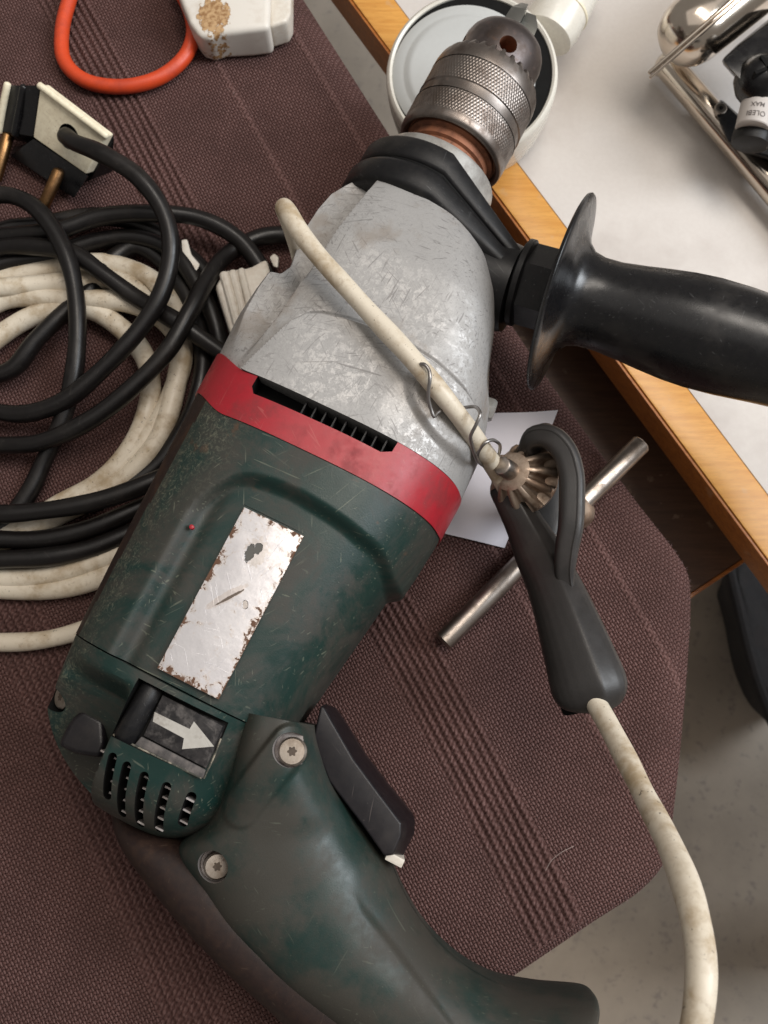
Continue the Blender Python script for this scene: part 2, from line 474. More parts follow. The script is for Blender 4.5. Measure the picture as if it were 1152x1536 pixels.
RIB = math.radians(-62.0)          # direction of the cords in the cloth
RN = np.array([-math.sin(RIB), math.cos(RIB)])          # across the cords
def m_fabric():
    n = NB('woven_brown_cloth')
    wob = n.noise(.12, 3)
    co = n.xf(rot=(0, 0, -RIB))
    x, y, z = n.sep(co)
    x = n.math('ADD', x, n.math('MULTIPLY', n.noise(.45, 3), 1.1))
    y = n.math('ADD', y, n.math('MULTIPLY', n.noise(.3, 2, co=n.xf(loc=(9, 4, 1))), 1.0))
    px, py = 1.38, 1.12
    a = n.math('SINE', n.math('MULTIPLY', x, PI/px)); b = n.math('SINE', n.math('MULTIPLY', y, PI/py))
    ab = n.math('MULTIPLY', a, b)                                    # over and under
    wa = n.math('ABSOLUTE', n.math('SINE', n.math('MULTIPLY', x, PI/px)))
    wb = n.math('ABSOLUTE', n.math('SINE', n.math('MULTIPLY', y, PI/py)))
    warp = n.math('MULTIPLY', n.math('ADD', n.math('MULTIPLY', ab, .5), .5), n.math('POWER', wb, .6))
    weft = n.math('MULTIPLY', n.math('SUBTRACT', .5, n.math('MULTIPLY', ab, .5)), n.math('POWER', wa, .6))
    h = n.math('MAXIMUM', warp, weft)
    ca_ = n.N.new('ShaderNodeAttribute'); ca_.attribute_name = 'cord'; cm = ca_.outputs['Fac']
    twist = n.math('ADD', n.math('MULTIPLY', n.math('SINE', n.math('ADD', n.math('MULTIPLY', x, 3.4), n.math('MULTIPLY', y, 2.2))), .28), .62)
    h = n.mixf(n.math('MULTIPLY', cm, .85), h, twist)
    fuzz = n.noise(3.2, 4, .7)
    h2 = n.math('ADD', h, n.math('MULTIPLY', fuzz, .5))
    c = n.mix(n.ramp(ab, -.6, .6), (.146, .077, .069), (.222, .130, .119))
    c = n.mix(n.ramp(h, .62, .15), c, (.030, .011, .010))             # shade between the loops, painted as a darker colour
    ga_ = n.N.new('ShaderNodeAttribute'); ga_.attribute_name = 'cord_shade'
    c = n.mix(n.math('MULTIPLY', ga_.outputs['Fac'], .45), c, (.030, .011, .010))  # darkens the valleys between cords, shade put into the colour
    c = n.mix(n.math('MULTIPLY', n.ramp(n.noise(.05, 5, .65), .35, .7), .35), c, (.066, .038, .034))
    lint = n.math('MAXIMUM', n.ramp(n.noise(1.0, 2, .5, co=n.xf(scale=(.35, 1.5, 1), co=n.xf(rot=(0, 0, .9)))), .70, .75), n.ramp(n.noise(1.0, 2, .5, co=n.xf(scale=(1.6, .3, 1), loc=(5, 2, 0), co=n.xf(rot=(0, 0, .3)))), .71, .76))
    c = n.mix(n.math('MULTIPLY', lint, .45), c, (.33, .24, .225))
    nb = n.bump(h2, 1.25, 1.0)
    return n.set(c, .95, 0.0, nb, Specular_IOR_Level=.04)
FABRIC = m_fabric()
FUZZ = m_plastic('cloth_fibre', (.20, .13, .13), (.15, .09, .09), .9, bump=0, seed=15)
HAIR = m_plastic('pale_fibre', (.36, .29, .26), (.28, .22, .2), .6, bump=0, seed=16)
CRUMB = m_plastic('pale_crumb', (.58, .46, .33), (.4, .28, .18), .7, bump=.1, seed=17)
PAPER = m_plastic('white_paper', (.74, .71, .76), (.70, .66, .70), .75, (.5, .8), None, bump=.02, grain=.6, seed=18)
LAMINATE = m_plastic('white_laminate', (.63, .59, .555), (.53, .48, .445), .42, (.46, .72), None, bump=.01, seed=19, dirt_scale=.012)

def m_wood(name, a, b, rot, rough):
    n = NB(name)
    co = n.xf(rot=(0, 0, rot), scale=(.04, .5, .5))
    g = n.noise(1.0, 6, .65, co=co, dist=.4)
    f = n.noise(1.0, 3, .6, co=n.xf(rot=(0, 0, rot), scale=(.25, 2.4, 2.4)))
    c = n.mix(n.ramp(g, .35, .68), a, b)
    c = n.mix(n.math('MULTIPLY', n.ramp(f, .52, .7), .3), c, tuple(k*.55 for k in b))
    wear = n.ramp(n.noise(.12, 4, co=n.xf(loc=(4, 4, 4))), .64, .72)
    c = n.mix(n.math('MULTIPLY', wear, .25), c, (.50, .36, .24))
    return n.set(c, rough, 0.0, n.bump(f, .04, .4))
WOOD = m_wood('honey_wood_edging', (.66, .33, .078), (.55, .245, .050), math.radians(60), .34)
WOOD_SIDE = m_wood('brown_side_wood', (.44, .155, .030), (.32, .10, .020), math.radians(60), .4)  # darker brown wood for the side faces
BOARD = m_wood('dark_board', (.105, .05, .026), (.07, .032, .017), math.radians(60), .5)

def m_floor():
    n = NB('speckled_grey_floor')
    a = n.ramp(n.noise(.012, 5, .6), .3, .7)
    c = n.mix(a, (.46, .395, .325), (.36, .31, .255))
    s1 = n.ramp(n.noise(.10, 4, .6), .56, .70); c = n.mix(n.math('MULTIPLY', s1, .5), c, (.20, .18, .17))
    s2 = n.ramp(n.noise(.10, 4, .6, co=n.xf(loc=(3, 7, 1))), .60, .76); c = n.mix(n.math('MULTIPLY', s2, .45), c, (.12, .11, .115))
    return n.set(c, .6, 0.0, n.bump(n.noise(.4, 4), .3, .4))
FLOOR = m_floor()
BAG = m_plastic('black_cloth_bag', (.012, .011, .012), (.04, .035, .035), .8, (.45, .7), None, bump=.3, grain=.5, seed=20)
INK = m_plastic('grey_ink', (.10, .085, .08), (.13, .11, .1), .6, bump=0, seed=21)
STICKER = m_plastic('sticker_paper', (.52, .48, .45), (.46, .42, .39), .55, (.5, .8), None, bump=.0, seed=22)
TAN = m_plastic('worn_tan_edge', (.17, .11, .075), (.05, .035, .028), .6, (.42, .62), None, bump=.05, seed=24, dirt_scale=.2)
TAN2 = m_plastic('worn_pale_lip', (.30, .26, .20), (.05, .05, .04), .6, (.42, .60), None, bump=.05, seed=25, dirt_scale=.3)
SLIDER = m_plastic('scuffed_slider_plastic', (.010, .009, .010), (.10, .09, .085), .5, (.48, .70), (.2, .18, .16), bump=.05, seed=31, dirt_scale=.22, spec=.3)
WHITE_PRINT = m_plastic('worn_white_print', (.46, .44, .40), (.26, .23, .20), .5, (.50, .72), (.2, .18, .15), bump=.0, seed=23, dirt_scale=.16)
PALE_METAL = m_steel('dusty_metal', (.40, .37, .36), (.24, .21, .20), .5, .2, 12.0, metal=.5)
exec_parts = True

# ================================================================== THE SETTING
fl = obj('floor', (np.array([(-4000, -4000, -450), (4000, -4000, -450), (4000, 4000, -450), (-4000, 4000, -450)], float), [(0, 1, 2, 3)]), FLOOR, smooth=False)
fl['kind'] = 'structure'

# ---- the chair: padded seat covered in ribbed cloth
chair = thing('chair', 'chair seat in ribbed purple-brown woven cloth under the drill', 'chair', (-60, 20, -450))
seat_px = [(1030, 826), (1046, 856), (1050, 896), (1046, 985), (1036, 1110), (1024, 1225), (1012, 1296), (978, 1340), (900, 1393), (790, 1468)]
edge = [P(x, y, 0)[:2] for x, y in seat_px]
dirE = np.array([math.cos(RIB), math.sin(RIB)])
eu = [P(x, y, 0)[:2] for x, y in ((470, 0), (598, 200), (830, 556), (960, 735))]
d0 = eu[0]-eu[1]; d0 /= np.linalg.norm(d0)
ctl = [eu[0]+d0*260, eu[0]+d0*120]+eu+edge
fdir = (edge[-1]-edge[-3]); fdir /= np.linalg.norm(fdir)
ctl += [edge[-1]+fdir*60, edge[-1]+fdir*160, edge[-1]+fdir*300]
outline = spline(np.array(ctl), 3.0)[:, :2]
far = [outline[-1]-np.array([80, -60]), outline[-1]+np.array([-160, 120]), np.array([-420, 250.0]), np.array([-380, 520.0]), outline[0]+np.array([-150, 30.0])]
poly = np.concatenate([outline, np.array(far)])
def poly_sd(pts, poly):            # signed distance (inside positive)
    a = poly; b = np.roll(poly, -1, 0); best = np.full(len(pts), 1e9); ins = np.zeros(len(pts), bool)
    for p, q in zip(a, b):
        e = q-p; wv = pts-p
        t = np.clip((wv@e)/max(e@e, 1e-9), 0, 1)
        best = np.minimum(best, ((wv-t[:, None]*e)**2).sum(1))
        c = ((p[1] <= pts[:, 1]) != (q[1] <= pts[:, 1]))
        xx = p[0]+(pts[:, 1]-p[1])*(q[0]-p[0])/((q[1]-p[1]) if abs(q[1]-p[1]) > 1e-9 else 1e-9)
        ins ^= c & (pts[:, 0] < xx)
    return np.where(ins, 1, -1)*np.sqrt(best)
def rib_height(s, t):
    h = np.zeros_like(s)
    for c0, k, pitch in ((-12.5, 7, 2.9), (-136.5, 7, 2.9)):
        wv = s-c0-.9*np.sin(t*.02)
        inside = sstep(-k*pitch/2-.6, -k*pitch/2+.6, wv)*(1-sstep(k*pitch/2-.6, k*pitch/2+.6, wv))
        h += inside*(1.7*np.abs(np.cos(PI*wv/pitch))**.9*(1+.08*np.sin(t*2.4+3*np.floor(wv/pitch)))-.95)
    for c0 in (34.0, 70.5):
        h += .55*np.exp(-((s-c0)/1.0)**2)
    return h
# seat surface: rows along the cords (t), columns across (s), clipped to the outline and rolled over the edge
inner_n = 5
ss = np.arange(-330, 112, 0.5); tt = np.arange(-360, 290, 2.4)
Sg, Tg = np.meshgrid(ss, tt)
Q = np.stack([Sg.ravel()*RN[0]+Tg.ravel()*dirE[0], Sg.ravel()*RN[1]+Tg.ravel()*dirE[1]], 1)
sd = poly_sd(Q, poly).reshape(Sg.shape)
# outline clip: keep cells inside; snap nothing, the rolled border below closes the edge
keep = sd > 3.0
H = rib_height(Sg, Tg)*sstep(3.4, 6.5, sd)+1.2*np.sin(Sg*.011+.5)*np.sin(Tg*.013)*0
idx = -np.ones(Sg.size, int)
vis = np.zeros(Sg.shape, bool)
cell = keep[:-1, :-1] & keep[1:, :-1] & keep[:-1, 1:] & keep[1:, 1:]
pxy = Q.reshape(Sg.shape+(2,))
inview = (pxy[..., 1] > -215) & (pxy[..., 1] < 330) & (pxy[..., 0] > -230)
cell &= inview[:-1, :-1]
vis[:-1, :-1] |= cell; vis[1:, :-1] |= cell; vis[:-1, 1:] |= cell; vis[1:, 1:] |= cell
idx[vis.ravel()] = np.arange(vis.sum())
def seat_z(sd): # rounded cushion edge
    d = np.clip(sd, 0, 16); return -(16-np.sqrt(np.maximum(256-(16-d)**2, 0)))*.8
V = np.stack([pxy[..., 0][vis], pxy[..., 1][vis], (H+seat_z(sd))[vis]], 1)
I = idx.reshape(Sg.shape)
ci, cj = np.nonzero(cell)
Fq = np.stack([I[ci, cj], I[ci, cj+1], I[ci+1, cj+1], I[ci+1, cj]], 1)
# border: rows running along the outline from 9 mm inside, over the rolled edge and down the side
nrm = np.gradient(outline, axis=0); nrm /= np.linalg.norm(nrm, axis=1)[:, None]
nout = np.stack([-nrm[:, 1], nrm[:, 0]], 1)
if (outline[len(outline)//2]+nout[len(outline)//2]-np.array([-60, 0]))@(nout[len(outline)//2]) < 0: nout = -nout
prof = [(6.6, -.7+seat_z(6.6)), (5.0, .03+seat_z(5.0)), (4.0, .05+seat_z(4.0)), (3.2, seat_z(3.2)), (1.6, seat_z(1.6)), (.5, seat_z(.5)), (0, -12.8), (0, -18), (1.5, -30), (6, -42), (20, -46), (60, -46)]
def offs(d, z): return np.stack([outline[:, 0]-nout[:, 0]*d, outline[:, 1]-nout[:, 1]*d, np.full(len(outline), z)], 1)
bv, bf = loft([offs(d, z) for d, z in prof], cap=False, closed=False)
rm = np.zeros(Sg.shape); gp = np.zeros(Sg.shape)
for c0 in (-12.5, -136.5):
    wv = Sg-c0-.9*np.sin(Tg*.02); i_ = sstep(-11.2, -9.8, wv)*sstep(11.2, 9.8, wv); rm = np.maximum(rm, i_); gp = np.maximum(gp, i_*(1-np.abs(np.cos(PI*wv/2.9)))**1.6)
for c0 in (34.0, 70.5): rm = np.maximum(rm, .8*np.exp(-((Sg-c0)/1.2)**2))
me = bpy.data.meshes.new('seat_cover')
allv = np.concatenate([V, bv])
me.from_pydata((allv-np.array([-60, 20, -450]))*MM, [], Fq.tolist()+[tuple(i+len(V) for i in f) for f in bf])
ag = me.attributes.new('cord_shade', 'FLOAT', 'POINT'); ag.data.foreach_set('value', np.concatenate([gp[vis], np.zeros(len(bv))]).astype(np.float32))
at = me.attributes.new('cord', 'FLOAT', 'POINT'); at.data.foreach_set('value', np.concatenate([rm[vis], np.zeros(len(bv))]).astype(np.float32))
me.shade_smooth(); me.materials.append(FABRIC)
so = bpy.data.objects.new('seat_cover', me); COL.objects.link(so); so.parent = chair
# frayed fibres along the visible edge
fv, ff = [], []
for k in range(1500):
    i = rng.integers(40, len(outline)-20)
    di = rng.uniform(0, 4.5); p = outline[i]-nout[i]*di; base = np.array([p[0], p[1], -12.9])
    base[2] = float(seat_z(np.array(di)))-.15
    d3 = np.array([nout[i][0]*.7, nout[i][1]*.7, .6])+rng.normal(0, .6, 3); d3 /= np.linalg.norm(d3)
    L = rng.uniform(.5, 1.5); b = rng.normal(0, .35, 3)
    a1 = base+d3*L*.5; a2 = base+d3*L+b
    sidev = np.cross(d3, [0.3, .5, .8]); sidev *= .045/np.linalg.norm(sidev)
    n0 = len(fv); fv += [base-sidev, base+sidev, a1-sidev, a1+sidev, a2]
    ff += [(n0, n0+1, n0+3, n0+2), (n0+2, n0+3, n0+4)]
fz = obj('cloth_fringe', (np.array(fv), ff), FUZZ, chair, smooth=False, fix=False); fz['kind'] = 'stuff'
# seat board and legs carry the cushion
for sx, sy in ((-250, -180), (60, -120), (-330, 330), (-60, 330)):
    obj('leg', tube([(sx, sy, -450), (sx*.97, sy*.97, -46)], 11, 12), BLACK_MATT, chair)
ins = np.concatenate([outline[::6]-nout[::6]*34, np.array([(-300, -60.0), (-330, 300)])])
obj('seat_board', prism([tuple(q) for q in ins], -62, -47), BOARD, chair, angle=30)

# ---- the table behind
ZT = -30.0
TD = P(1152, 847, ZT)-P(524, 0, ZT); TD /= np.linalg.norm(TD)
T0 = P(577, 69, ZT)
TN = np.array([-TD[1], TD[0], 0]);  TN = TN if TN[0] > 0 else -TN
def T(a, b, z): return T0+TD*a+TN*b+np.array([0, 0, z-ZT])
ews = (P(1032, 583, ZT)-T0)@TN
table = thing('table', 'white laminate table with honey wood edging behind the chair', 'table', tuple(T(250, 250, -450)))
def tbox(a0, a1, b0, b1, z0, z1, bev=.8):
    q = lambda z: np.array([T(a0, b0, z), T(a1, b0, z), T(a1, b1, z), T(a0, b1, z)])
    return hexa(q(z0), q(z1), bev)
obj('table_top', tbox(-500, 700, ews+.2, 330, ZT-18, ZT-.25, .3), LAMINATE, table)
obj('wood_edging', tbox(-500, 700, .9, ews, ZT-18, ZT, .9), WOOD, table)
obj('edge_face', tbox(-500, 700, -.4, .85, ZT-18.2, ZT-.9, .5), WOOD_SIDE, table)
sh0 = (P(1075, 866, -75)-T0)@TD
obj('under_shelf', tbox(70, sh0, -70, 250, -100, -84, 1.0), BOARD, table)
obj('shelf_edge', tbox(sh0+.1, sh0+2.0, -70, 250, -100.2, -84.2, .5), WOOD_SIDE, table)
for a, b in ((-420, 60), (600, 60), (-420, 290), (600, 290)):
    obj('leg', tbox(a-18, a+18, b-18, b+18, -450, ZT-18.2, 1), BOARD, table)

# ---- round cream appliance on the table
dc = P(708, 108, 2)
rdm = thing('round_appliance', 'round cream appliance with glossy pale grey disc face behind the chuck', 'appliance', (dc[0], dc[1], ZT))
rax = np.array([-.05, -.16, 1.0]); rax /= np.linalg.norm(rax)
rc = dc+np.array([0, 0, 0])
R0 = 37.0
obj('housing', lathe([(-29, R0-5), (-28, R0-2), (-14, R0-.3), (-3, R0), (-.8, R0-.5), (0, R0-1.6), (-.6, R0-2.6), (-3, R0-2.9), (-7, R0-3.1), (-7, 6)], rc, rax, 96), CREAM_GLOSS, rdm, angle=50)
ra, r1, r2 = frame_of(rax)
obj('gap_ring', lathe([(-1.2, R0-2.95), (-6.4, R0-3.3), (-6.4, R0-10), (-6.9, R0-10)], rc, rax, 96), DARK, rdm)  # near-black lining paints the shade between rim and disc
dcn = rc-r1*2.0+np.array([-1.3, 0, 0])
obj('disc', lathe([(-6.2, R0-6.0), (-3.2, R0-5.3), (-1.8, R0-5.6), (-.7, R0-6.8), (.2, R0-10.5), (.4, R0-11.6), (1.5, R0-12.6), (1.8, R0-14.6), (2.3, R0-22), (2.6, 4), (2.6, .1)], dcn, rax, 96), GREY_GLOSS, rdm, angle=60)
# neck block behind it
nb0 = rc+r1*30+np.array([18, 0, -14])
obj('neck', lathe([(-6, 10), (-5, 12), (0, 13), (14, 12.8), (30, 12), (40, 11), (42, 9)], rc+np.array([37, 31, -10]), (.55, 1, .10), 48), CREAM_GLOSS, rdm, angle=50)
obj('collar', lathe([(8, 12.8), (8.4, 13.3), (9.4, 13.3), (9.8, 12.7)], rc+np.array([37, 31, -10]), (.55, 1, .10), 48), CREAM, rdm)

# ---- chrome appliance on a tube frame
ca = P(1075, 90, -12)
chm = thing('chrome_appliance', 'brushed chrome canister on a bent steel tube frame at upper right', 'appliance', (ca[0], ca[1], ZT))
A0 = P(1001, 96, -20); A1 = P(1176, 301, -20)
tdir = (A1-A0)/np.linalg.norm(A1-A0)
obj('frame_tube', tube(spline([A0-tdir*1, A0+tdir*20, A0+tdir*60, A1+tdir*40], 3), 6.2, 40), CHROME, chm)
c0 = P(1040, 44, 10); c1 = P(1152, -45, 10)
cax = (c1-c0)/np.linalg.norm(c1-c0)
obj('canister', lathe([(-13.6, .1), (-13.3, 4), (-12.2, 8), (-9.6, 11.2), (-5.5, 13.4), (-1, 14.4), (4, 14.6), (70, 14.8)], c0, cax, 96), CHROME, chm, angle=60)
s0 = P(974, 109, 14); s1 = P(1150, -44, 34)
rd = (s1-s0)/np.linalg.norm(s1-s0); rn = np.cross(rd, [0, 0, 1])
obj('seam_rod', tube([s0, s0+(s1-s0)*.5, s1], .9, 12), CHROME, chm)
obj('seam_rod', tube([s0+rn*2.0-rd*1, (s0+s1)/2+rn*2.0, s1+rn*2.0], .75, 12), CHROME, chm)
obj('frame_cap', lathe([(-1.2, 6.0), (-.8, 6.7), (.8, 6.7), (1.2, 6.2)], A0-tdir*.5, tdir, 40), CHROME, chm)
kb = P(1142, 122, 14)
obj('ball_joint', lathe([(-11, .1), (-10.4, 4), (-8, 7.6), (-4, 10.2), (0, 11), (4, 10.2), (8, 7.6), (10, 4)], kb, (.55, -.80, .25), 48), BLACK_PLASTIC, chm, angle=60)
for rot_ in (.4, .4+PI/2):
    e = np.array([math.cos(rot_), math.sin(rot_), 0])
    top = kb+np.array([-1.5, -2.0, 10.0])
    obj('cross_slot', hexa(np.array([top+e*6+np.cross(e, [0, 0, 1])*.7, top+e*6-np.cross(e, [0, 0, 1])*.7, top-e*6-np.cross(e, [0, 0, 1])*.7, top-e*6+np.cross(e, [0, 0, 1])*.7])-[0, 0, 3], np.array([top+e*6+np.cross(e, [0, 0, 1])*.7, top+e*6-np.cross(e, [0, 0, 1])*.7, top-e*6-np.cross(e, [0, 0, 1])*.7, top-e*6+np.cross(e, [0, 0, 1])*.7])+[0, 0, .9]), DARK, chm)
jn = P(1142, 42, 4)
obj('joint_arm', bevelled(loft([PW([(1080, 92, 2), (1106, 66, 2), (1165, 18, 2), (1215, 60, 2), (1180, 130, 2), (1112, 128, 2)]), PW([(1082, 90, 18), (1108, 68, 18), (1165, 26, 18), (1205, 60, 18), (1172, 122, 18), (1112, 122, 18)])]), 2.0), BLACK_PLASTIC, chm)
# sticker sleeve with handwriting (reads upside down from the camera)
sx0 = P(1133, 174, 10); sax = P(1128, 196, -2)-P(1141, 140, 1); sax /= np.linalg.norm(sax)
obj('sticker_sleeve', lathe([(-5.5, 6.6), (-5, 6.9), (5.2, 6.9), (5.6, 6.6)], sx0, sax, 48), STICKER, chm)
obj('bracket', bevelled(loft([PW([(1068, 158, -25), (1082, 148, -25), (1106, 170, -25), (1150, 196, -25), (1190, 190, -25), (1185, 260, -25), (1150, 243, -25), (1110, 231, -25), (1090, 215, -25)]),
                            PW([(1069, 160, -10), (1083, 151, -10), (1105, 172, -10), (1148, 199, -6), (1185, 192, -6), (1178, 250, -7), (1148, 236, -7), (1112, 226, -9), (1092, 212, -10)])]), 1.6), BLACK_MATT, chm)
obj('bracket_collar', lathe([(-3, 7.0), (-2, 7.6), (3, 8.0), (5, 7.6), (6, 5)], P(1129, 200, 4), sax, 40), BLACK_MATT, chm)
bs = P(1081, 163, -9.2)
obj('screw', lathe([(-2, 2.6), (.2, 2.7), (.6, 2.3), (.6, .1)], bs, (0, 0, 1), 24), SCREW, chm)
obj('screw_recess', lathe([(.3, 1.0), (.75, 1.0), (.75, .1)], bs, (0, 0, 1), 6), DARK, chm)
def text_on(body, size, org, ex, ey, mat, parent, name='lettering', bend=None):
    fc = bpy.data.curves.new('t', 'FONT'); fc.body = body; fc.size = 1.0; fc.align_x = 'CENTER'; fc.align_y = 'CENTER'; fc.extrude = .01; fc.offset = .004
    o = bpy.data.objects.new('t', fc); COL.objects.link(o)
    dg = bpy.context.evaluated_depsgraph_get(); dg.update()
    m = bpy.data.meshes.new_from_object(o.evaluated_get(dg))
    v = np.array([p.co[:] for p in m.vertices]); f = [tuple(p.vertices) for p in m.polygons]
    bpy.data.objects.remove(o); bpy.data.curves.remove(fc); bpy.data.meshes.remove(m)
    ez = np.cross(ex, ey)
    x = v[:, 0]*size; y = v[:, 1]*size; z = v[:, 2]*size
    if bend:
        ph = x/bend
        pts = org+np.outer((bend+z)*np.sin(ph), ex)+np.outer(y, ey)+np.outer((bend+z)*np.cos(ph)-bend, ez)
    else: pts = org+np.outer(x, ex)+np.outer(y, ey)+np.outer(z, ez)
    return obj(name, (pts, f), mat, parent, smooth=False, fix=False)
# local frame on the sleeve: y runs along the axis (away from camera = up of writing is down in the photo)
sy = sax; view = CAM-sx0; view /= np.linalg.norm(view)
szz = view-sy*(view@sy); szz /= np.linalg.norm(szz); sxx = np.cross(sy, szz)
top = sx0+szz*7.0
text_on('OLEBI', 3.0, top+sy*2.2, -sxx*-1, sy, INK, chm, bend=6.95)
text_on('MAX', 2.6, top-sy*1.6, -sxx*-1, sy, INK, chm, bend=6.95)

# ---- black bag on the floor
zb = -380
bp = PW([(1090, 850, zb), (1104, 910, zb), (1122, 985, zb), (1143, 1050, zb), (1172, 1105, zb), (1230, 1120, zb), (1290, 1020, zb), (1290, 880, zb), (1220, 800, zb), (1120, 790, zb)])
ol = spline(np.concatenate([bp, bp[:1]]), 8)[:-1]
cen = ol.mean(0)
bag_root = thing('bag', 'black cloth bag on the floor under the table edge', 'bag', (cen[0], cen[1], -450))
secs = []
for z, k in ((-449, .70), (-440, .76), (-410, .88), (-388, .97), (-380, .95), (-377, .88), (-379, .80), (-384, .6), (-386, .3), (-386, .05)):
    s = cen+(ol-cen)*k; s[:, 2] = z+2.5*np.sin(np.arange(len(s))*.35+k*9)*(k < .9); secs.append(s)
obj('bag_body', loft(secs), BAG, bag_root, angle=80)
pipe = cen+(ol-cen)*.97; pipe[:, 2] = -379
obj('piping', tube(np.concatenate([pipe, pipe[:1]]), 5.0, 10), BAG, bag_root)

# ---- sheet of paper under the key holder
pz = 1.2
pa = [P(705, 622, pz), P(836, 617, pz), P(757, 822, pz), P(625, 790, pz)]
nx, ny = 16, 16; pv = []
for j in range(ny+1):
    for i in range(nx+1):
        a, b = i/nx, j/ny
        p = (pa[0]*(1-a)+pa[1]*a)*(1-b)+(pa[3]*(1-a)+pa[2]*a)*b
        p = p.copy(); p[2] = pz+1.6*max(0, a-.75)*4*max(0, .4-b)+.9*abs(b-.72)*(b < .99)+.25*math.sin(7*a+3*b)
        pv.append(p)
pf = [(j*(nx+1)+i, j*(nx+1)+i+1, (j+1)*(nx+1)+i+1, (j+1)*(nx+1)+i) for j in range(ny) for i in range(nx)]
pv = np.array(pv); n0 = len(pv)
pv2 = pv-np.array([0, 0, .12])
border = [i for i in range(nx+1)]+[(j+1)*(nx+1)-1 for j in range(1, ny+1)]+[ny*(nx+1)+i for i in range(nx-1, -1, -1)]+[j*(nx+1) for j in range(ny-1, 0, -1)]
pfull = pf+[tuple(i+n0 for i in q[::-1]) for q in pf]+[(border[i], border[(i+1) % len(border)], border[(i+1) % len(border)]+n0, border[i]+n0) for i in range(len(border))]
po = obj('paper_sheet', (np.concatenate([pv, pv2]), pfull), PAPER)
tag(po, 'small sheet of white paper lying under the key holder', 'paper')

# ---- crumb and hair on the cloth
cb = P(146, 1157, 0)
cr = obj('crumb', lathe([(0, .3), (.6, 1.5), (1.6, 1.7), (2.5, 1.2), (3.0, .3)], cb+[0, 0, .2], (.5, .6, .5), 9, mod=lambda s, t, r: (np.zeros(9), r*(1+.25*np.sin(t*3+s)))), CRUMB)
tag(cr, 'tiny pale crumb on the cloth beside the vent slots', 'crumb')
hr = obj('loose_hair', tube(spline(PW([(818, 1306, 1.2), (828, 1290, 2), (843, 1278, 2.2), (861, 1269, 1.4)]), 1), .085, 6), HAIR)
tag(hr, 'short pale hair lying on the cloth below the trigger', 'hair')

# ================================================================== CABLES AND PLUGS
bc = thing('black_cable_coil', 'long black power cord looped in a tangle with cream and black plug', 'power cord', tuple(P(150, 420, 0)))
RB = 3.45
path1 = [(97, 204, 24), (112, 214, 29), (150, 229, 33), (205, 262, 33), (243, 312, 30), (256, 365, 27), (244, 430, 24), (205, 500, 21), (150, 560, 18), (90, 604, 15), (20, 620, 12), (-40, 600, 11), (-75, 520, 12),
         (-80, 400, 14), (-50, 310, 17), (0, 292, 19), (50, 308, 21), (92, 368, 21), (116, 450, 19), (114, 540, 16), (96, 622, 11), (64, 690, 7), (34, 752, 5), (-10, 800, 5), (-70, 790, 6), (-75, 700, 8),
         (-40, 668, 9), (0, 667, 10), (60, 662, 13), (125, 636, 16), (200, 580, 19), (252, 528, 21), (282, 472, 21), (310, 420, 17), (342, 380, 10), (390, 355, 7), (440, 352, 6), (500, 372, 6), (540, 430, 6), (500, 500, 6), (455, 490, 6), (424, 455, 7),
         (402, 415, 9), (360, 360, 12), (300, 328, 15), (232, 320, 17), (150, 327, 15), (90, 345, 15), (40, 350, 13), (-20, 358, 10), (-60, 375, 10), (-50, 392, 10), (0, 371, 12), (60, 372, 15), (110, 382, 17), (150, 408, 17), (205, 446, 15), (270, 484, 17), (346, 537, 10), (400, 570, 6), (440, 600, 5)]
path1b = [(452, 620, 4.5), (380, 640, 4.5), (322, 650, 5), (312, 600, 7), (330, 555, 8), (326, 500, 7), (300, 432, 9), (262, 380, 9), (205, 358, 8), (140, 362, 7), (70, 384, 7), (0, 398, 7), (-60, 440, 7), (-60, 560, 6), (12, 556, 8), (54, 511, 10), (106, 461, 10), (140, 430, 8), (166, 392, 6), (205, 372, 5), (250, 402, 5), (282, 452, 5), (302, 510, 6), (302, 566, 7), (284, 628, 6), (244, 690, 4.5), (200, 722, 4.2), (130, 752, 4), (60, 768, 4), (-20, 786, 4), (-70, 860, 5), (-60, 900, 5)]
path2 = [(300, 690, 14), (250, 712, 16), (180, 740, 17), (100, 762, 17), (20, 772, 16), (-50, 770, 14), (-80, 790, 12), (-50, 806, 11), (0, 808, 11), (70, 806, 11), (150, 788, 11), (225, 756, 10), (270, 735, 10), (300, 745, 9), (270, 770, 9), (200, 796, 10), (130, 822, 11), (70, 835, 12), (0, 839, 12), (-60, 838, 11)]
path3 = [(-60, 420, 5), (0, 348, 7), (60, 338, 8), (120, 326, 9), (170, 327, 9), (215, 338, 8), (262, 364, 7), (300, 398, 6), (322, 432, 6)]
for p in (path1, path1b, path2, path3):
    obj('cable', tube(spline(PW(p), 2.2), RB, 18, wob=.32), CABLE_BLACK, bc, angle=80)
# the plug: cream front, black sides, black base with two brass pins
qa, qb, qc, qd = PW([(60, 128, 31), (160, 204, 27), (129, 262, 13), (49, 206, 15)])
nf = np.cross(qb-qa, qd-qa); nf /= np.linalg.norm(nf); nf = nf if nf[2] > 0 else -nf
plug = obj('plug', hexa(np.array([qa, qb, qc, qd]), np.array([qa, qb, qc, qd])-nf*5.0, 1.0, 3), CREAM, bc)
hc = PW([(99, 206, 22)])[0]
hc = hc-nf*((hc-qa)@nf)
cut(plug, [tuple(np.array(x) if i == 0 else x for i, x in enumerate(lathe([(-3.6, 4.9), (3, 4.9)], hc-ORG[bc.name], nf, 40)))], DARK)
obj('plug_bead', tube(spline([qa+nf*.2, (qa+qb)/2+nf*.3, qb+nf*.2], 2), 1.4, 12), CREAM, plug)
ea, ef = PW([(14, 127, 24), (0, 197, 11)])
dn = -nf*4.6
g1, g2 = qa+dn*.08+(qb-qa)*.0, qd+dn*.08
drop = np.array([0, -1.5, -9.0])
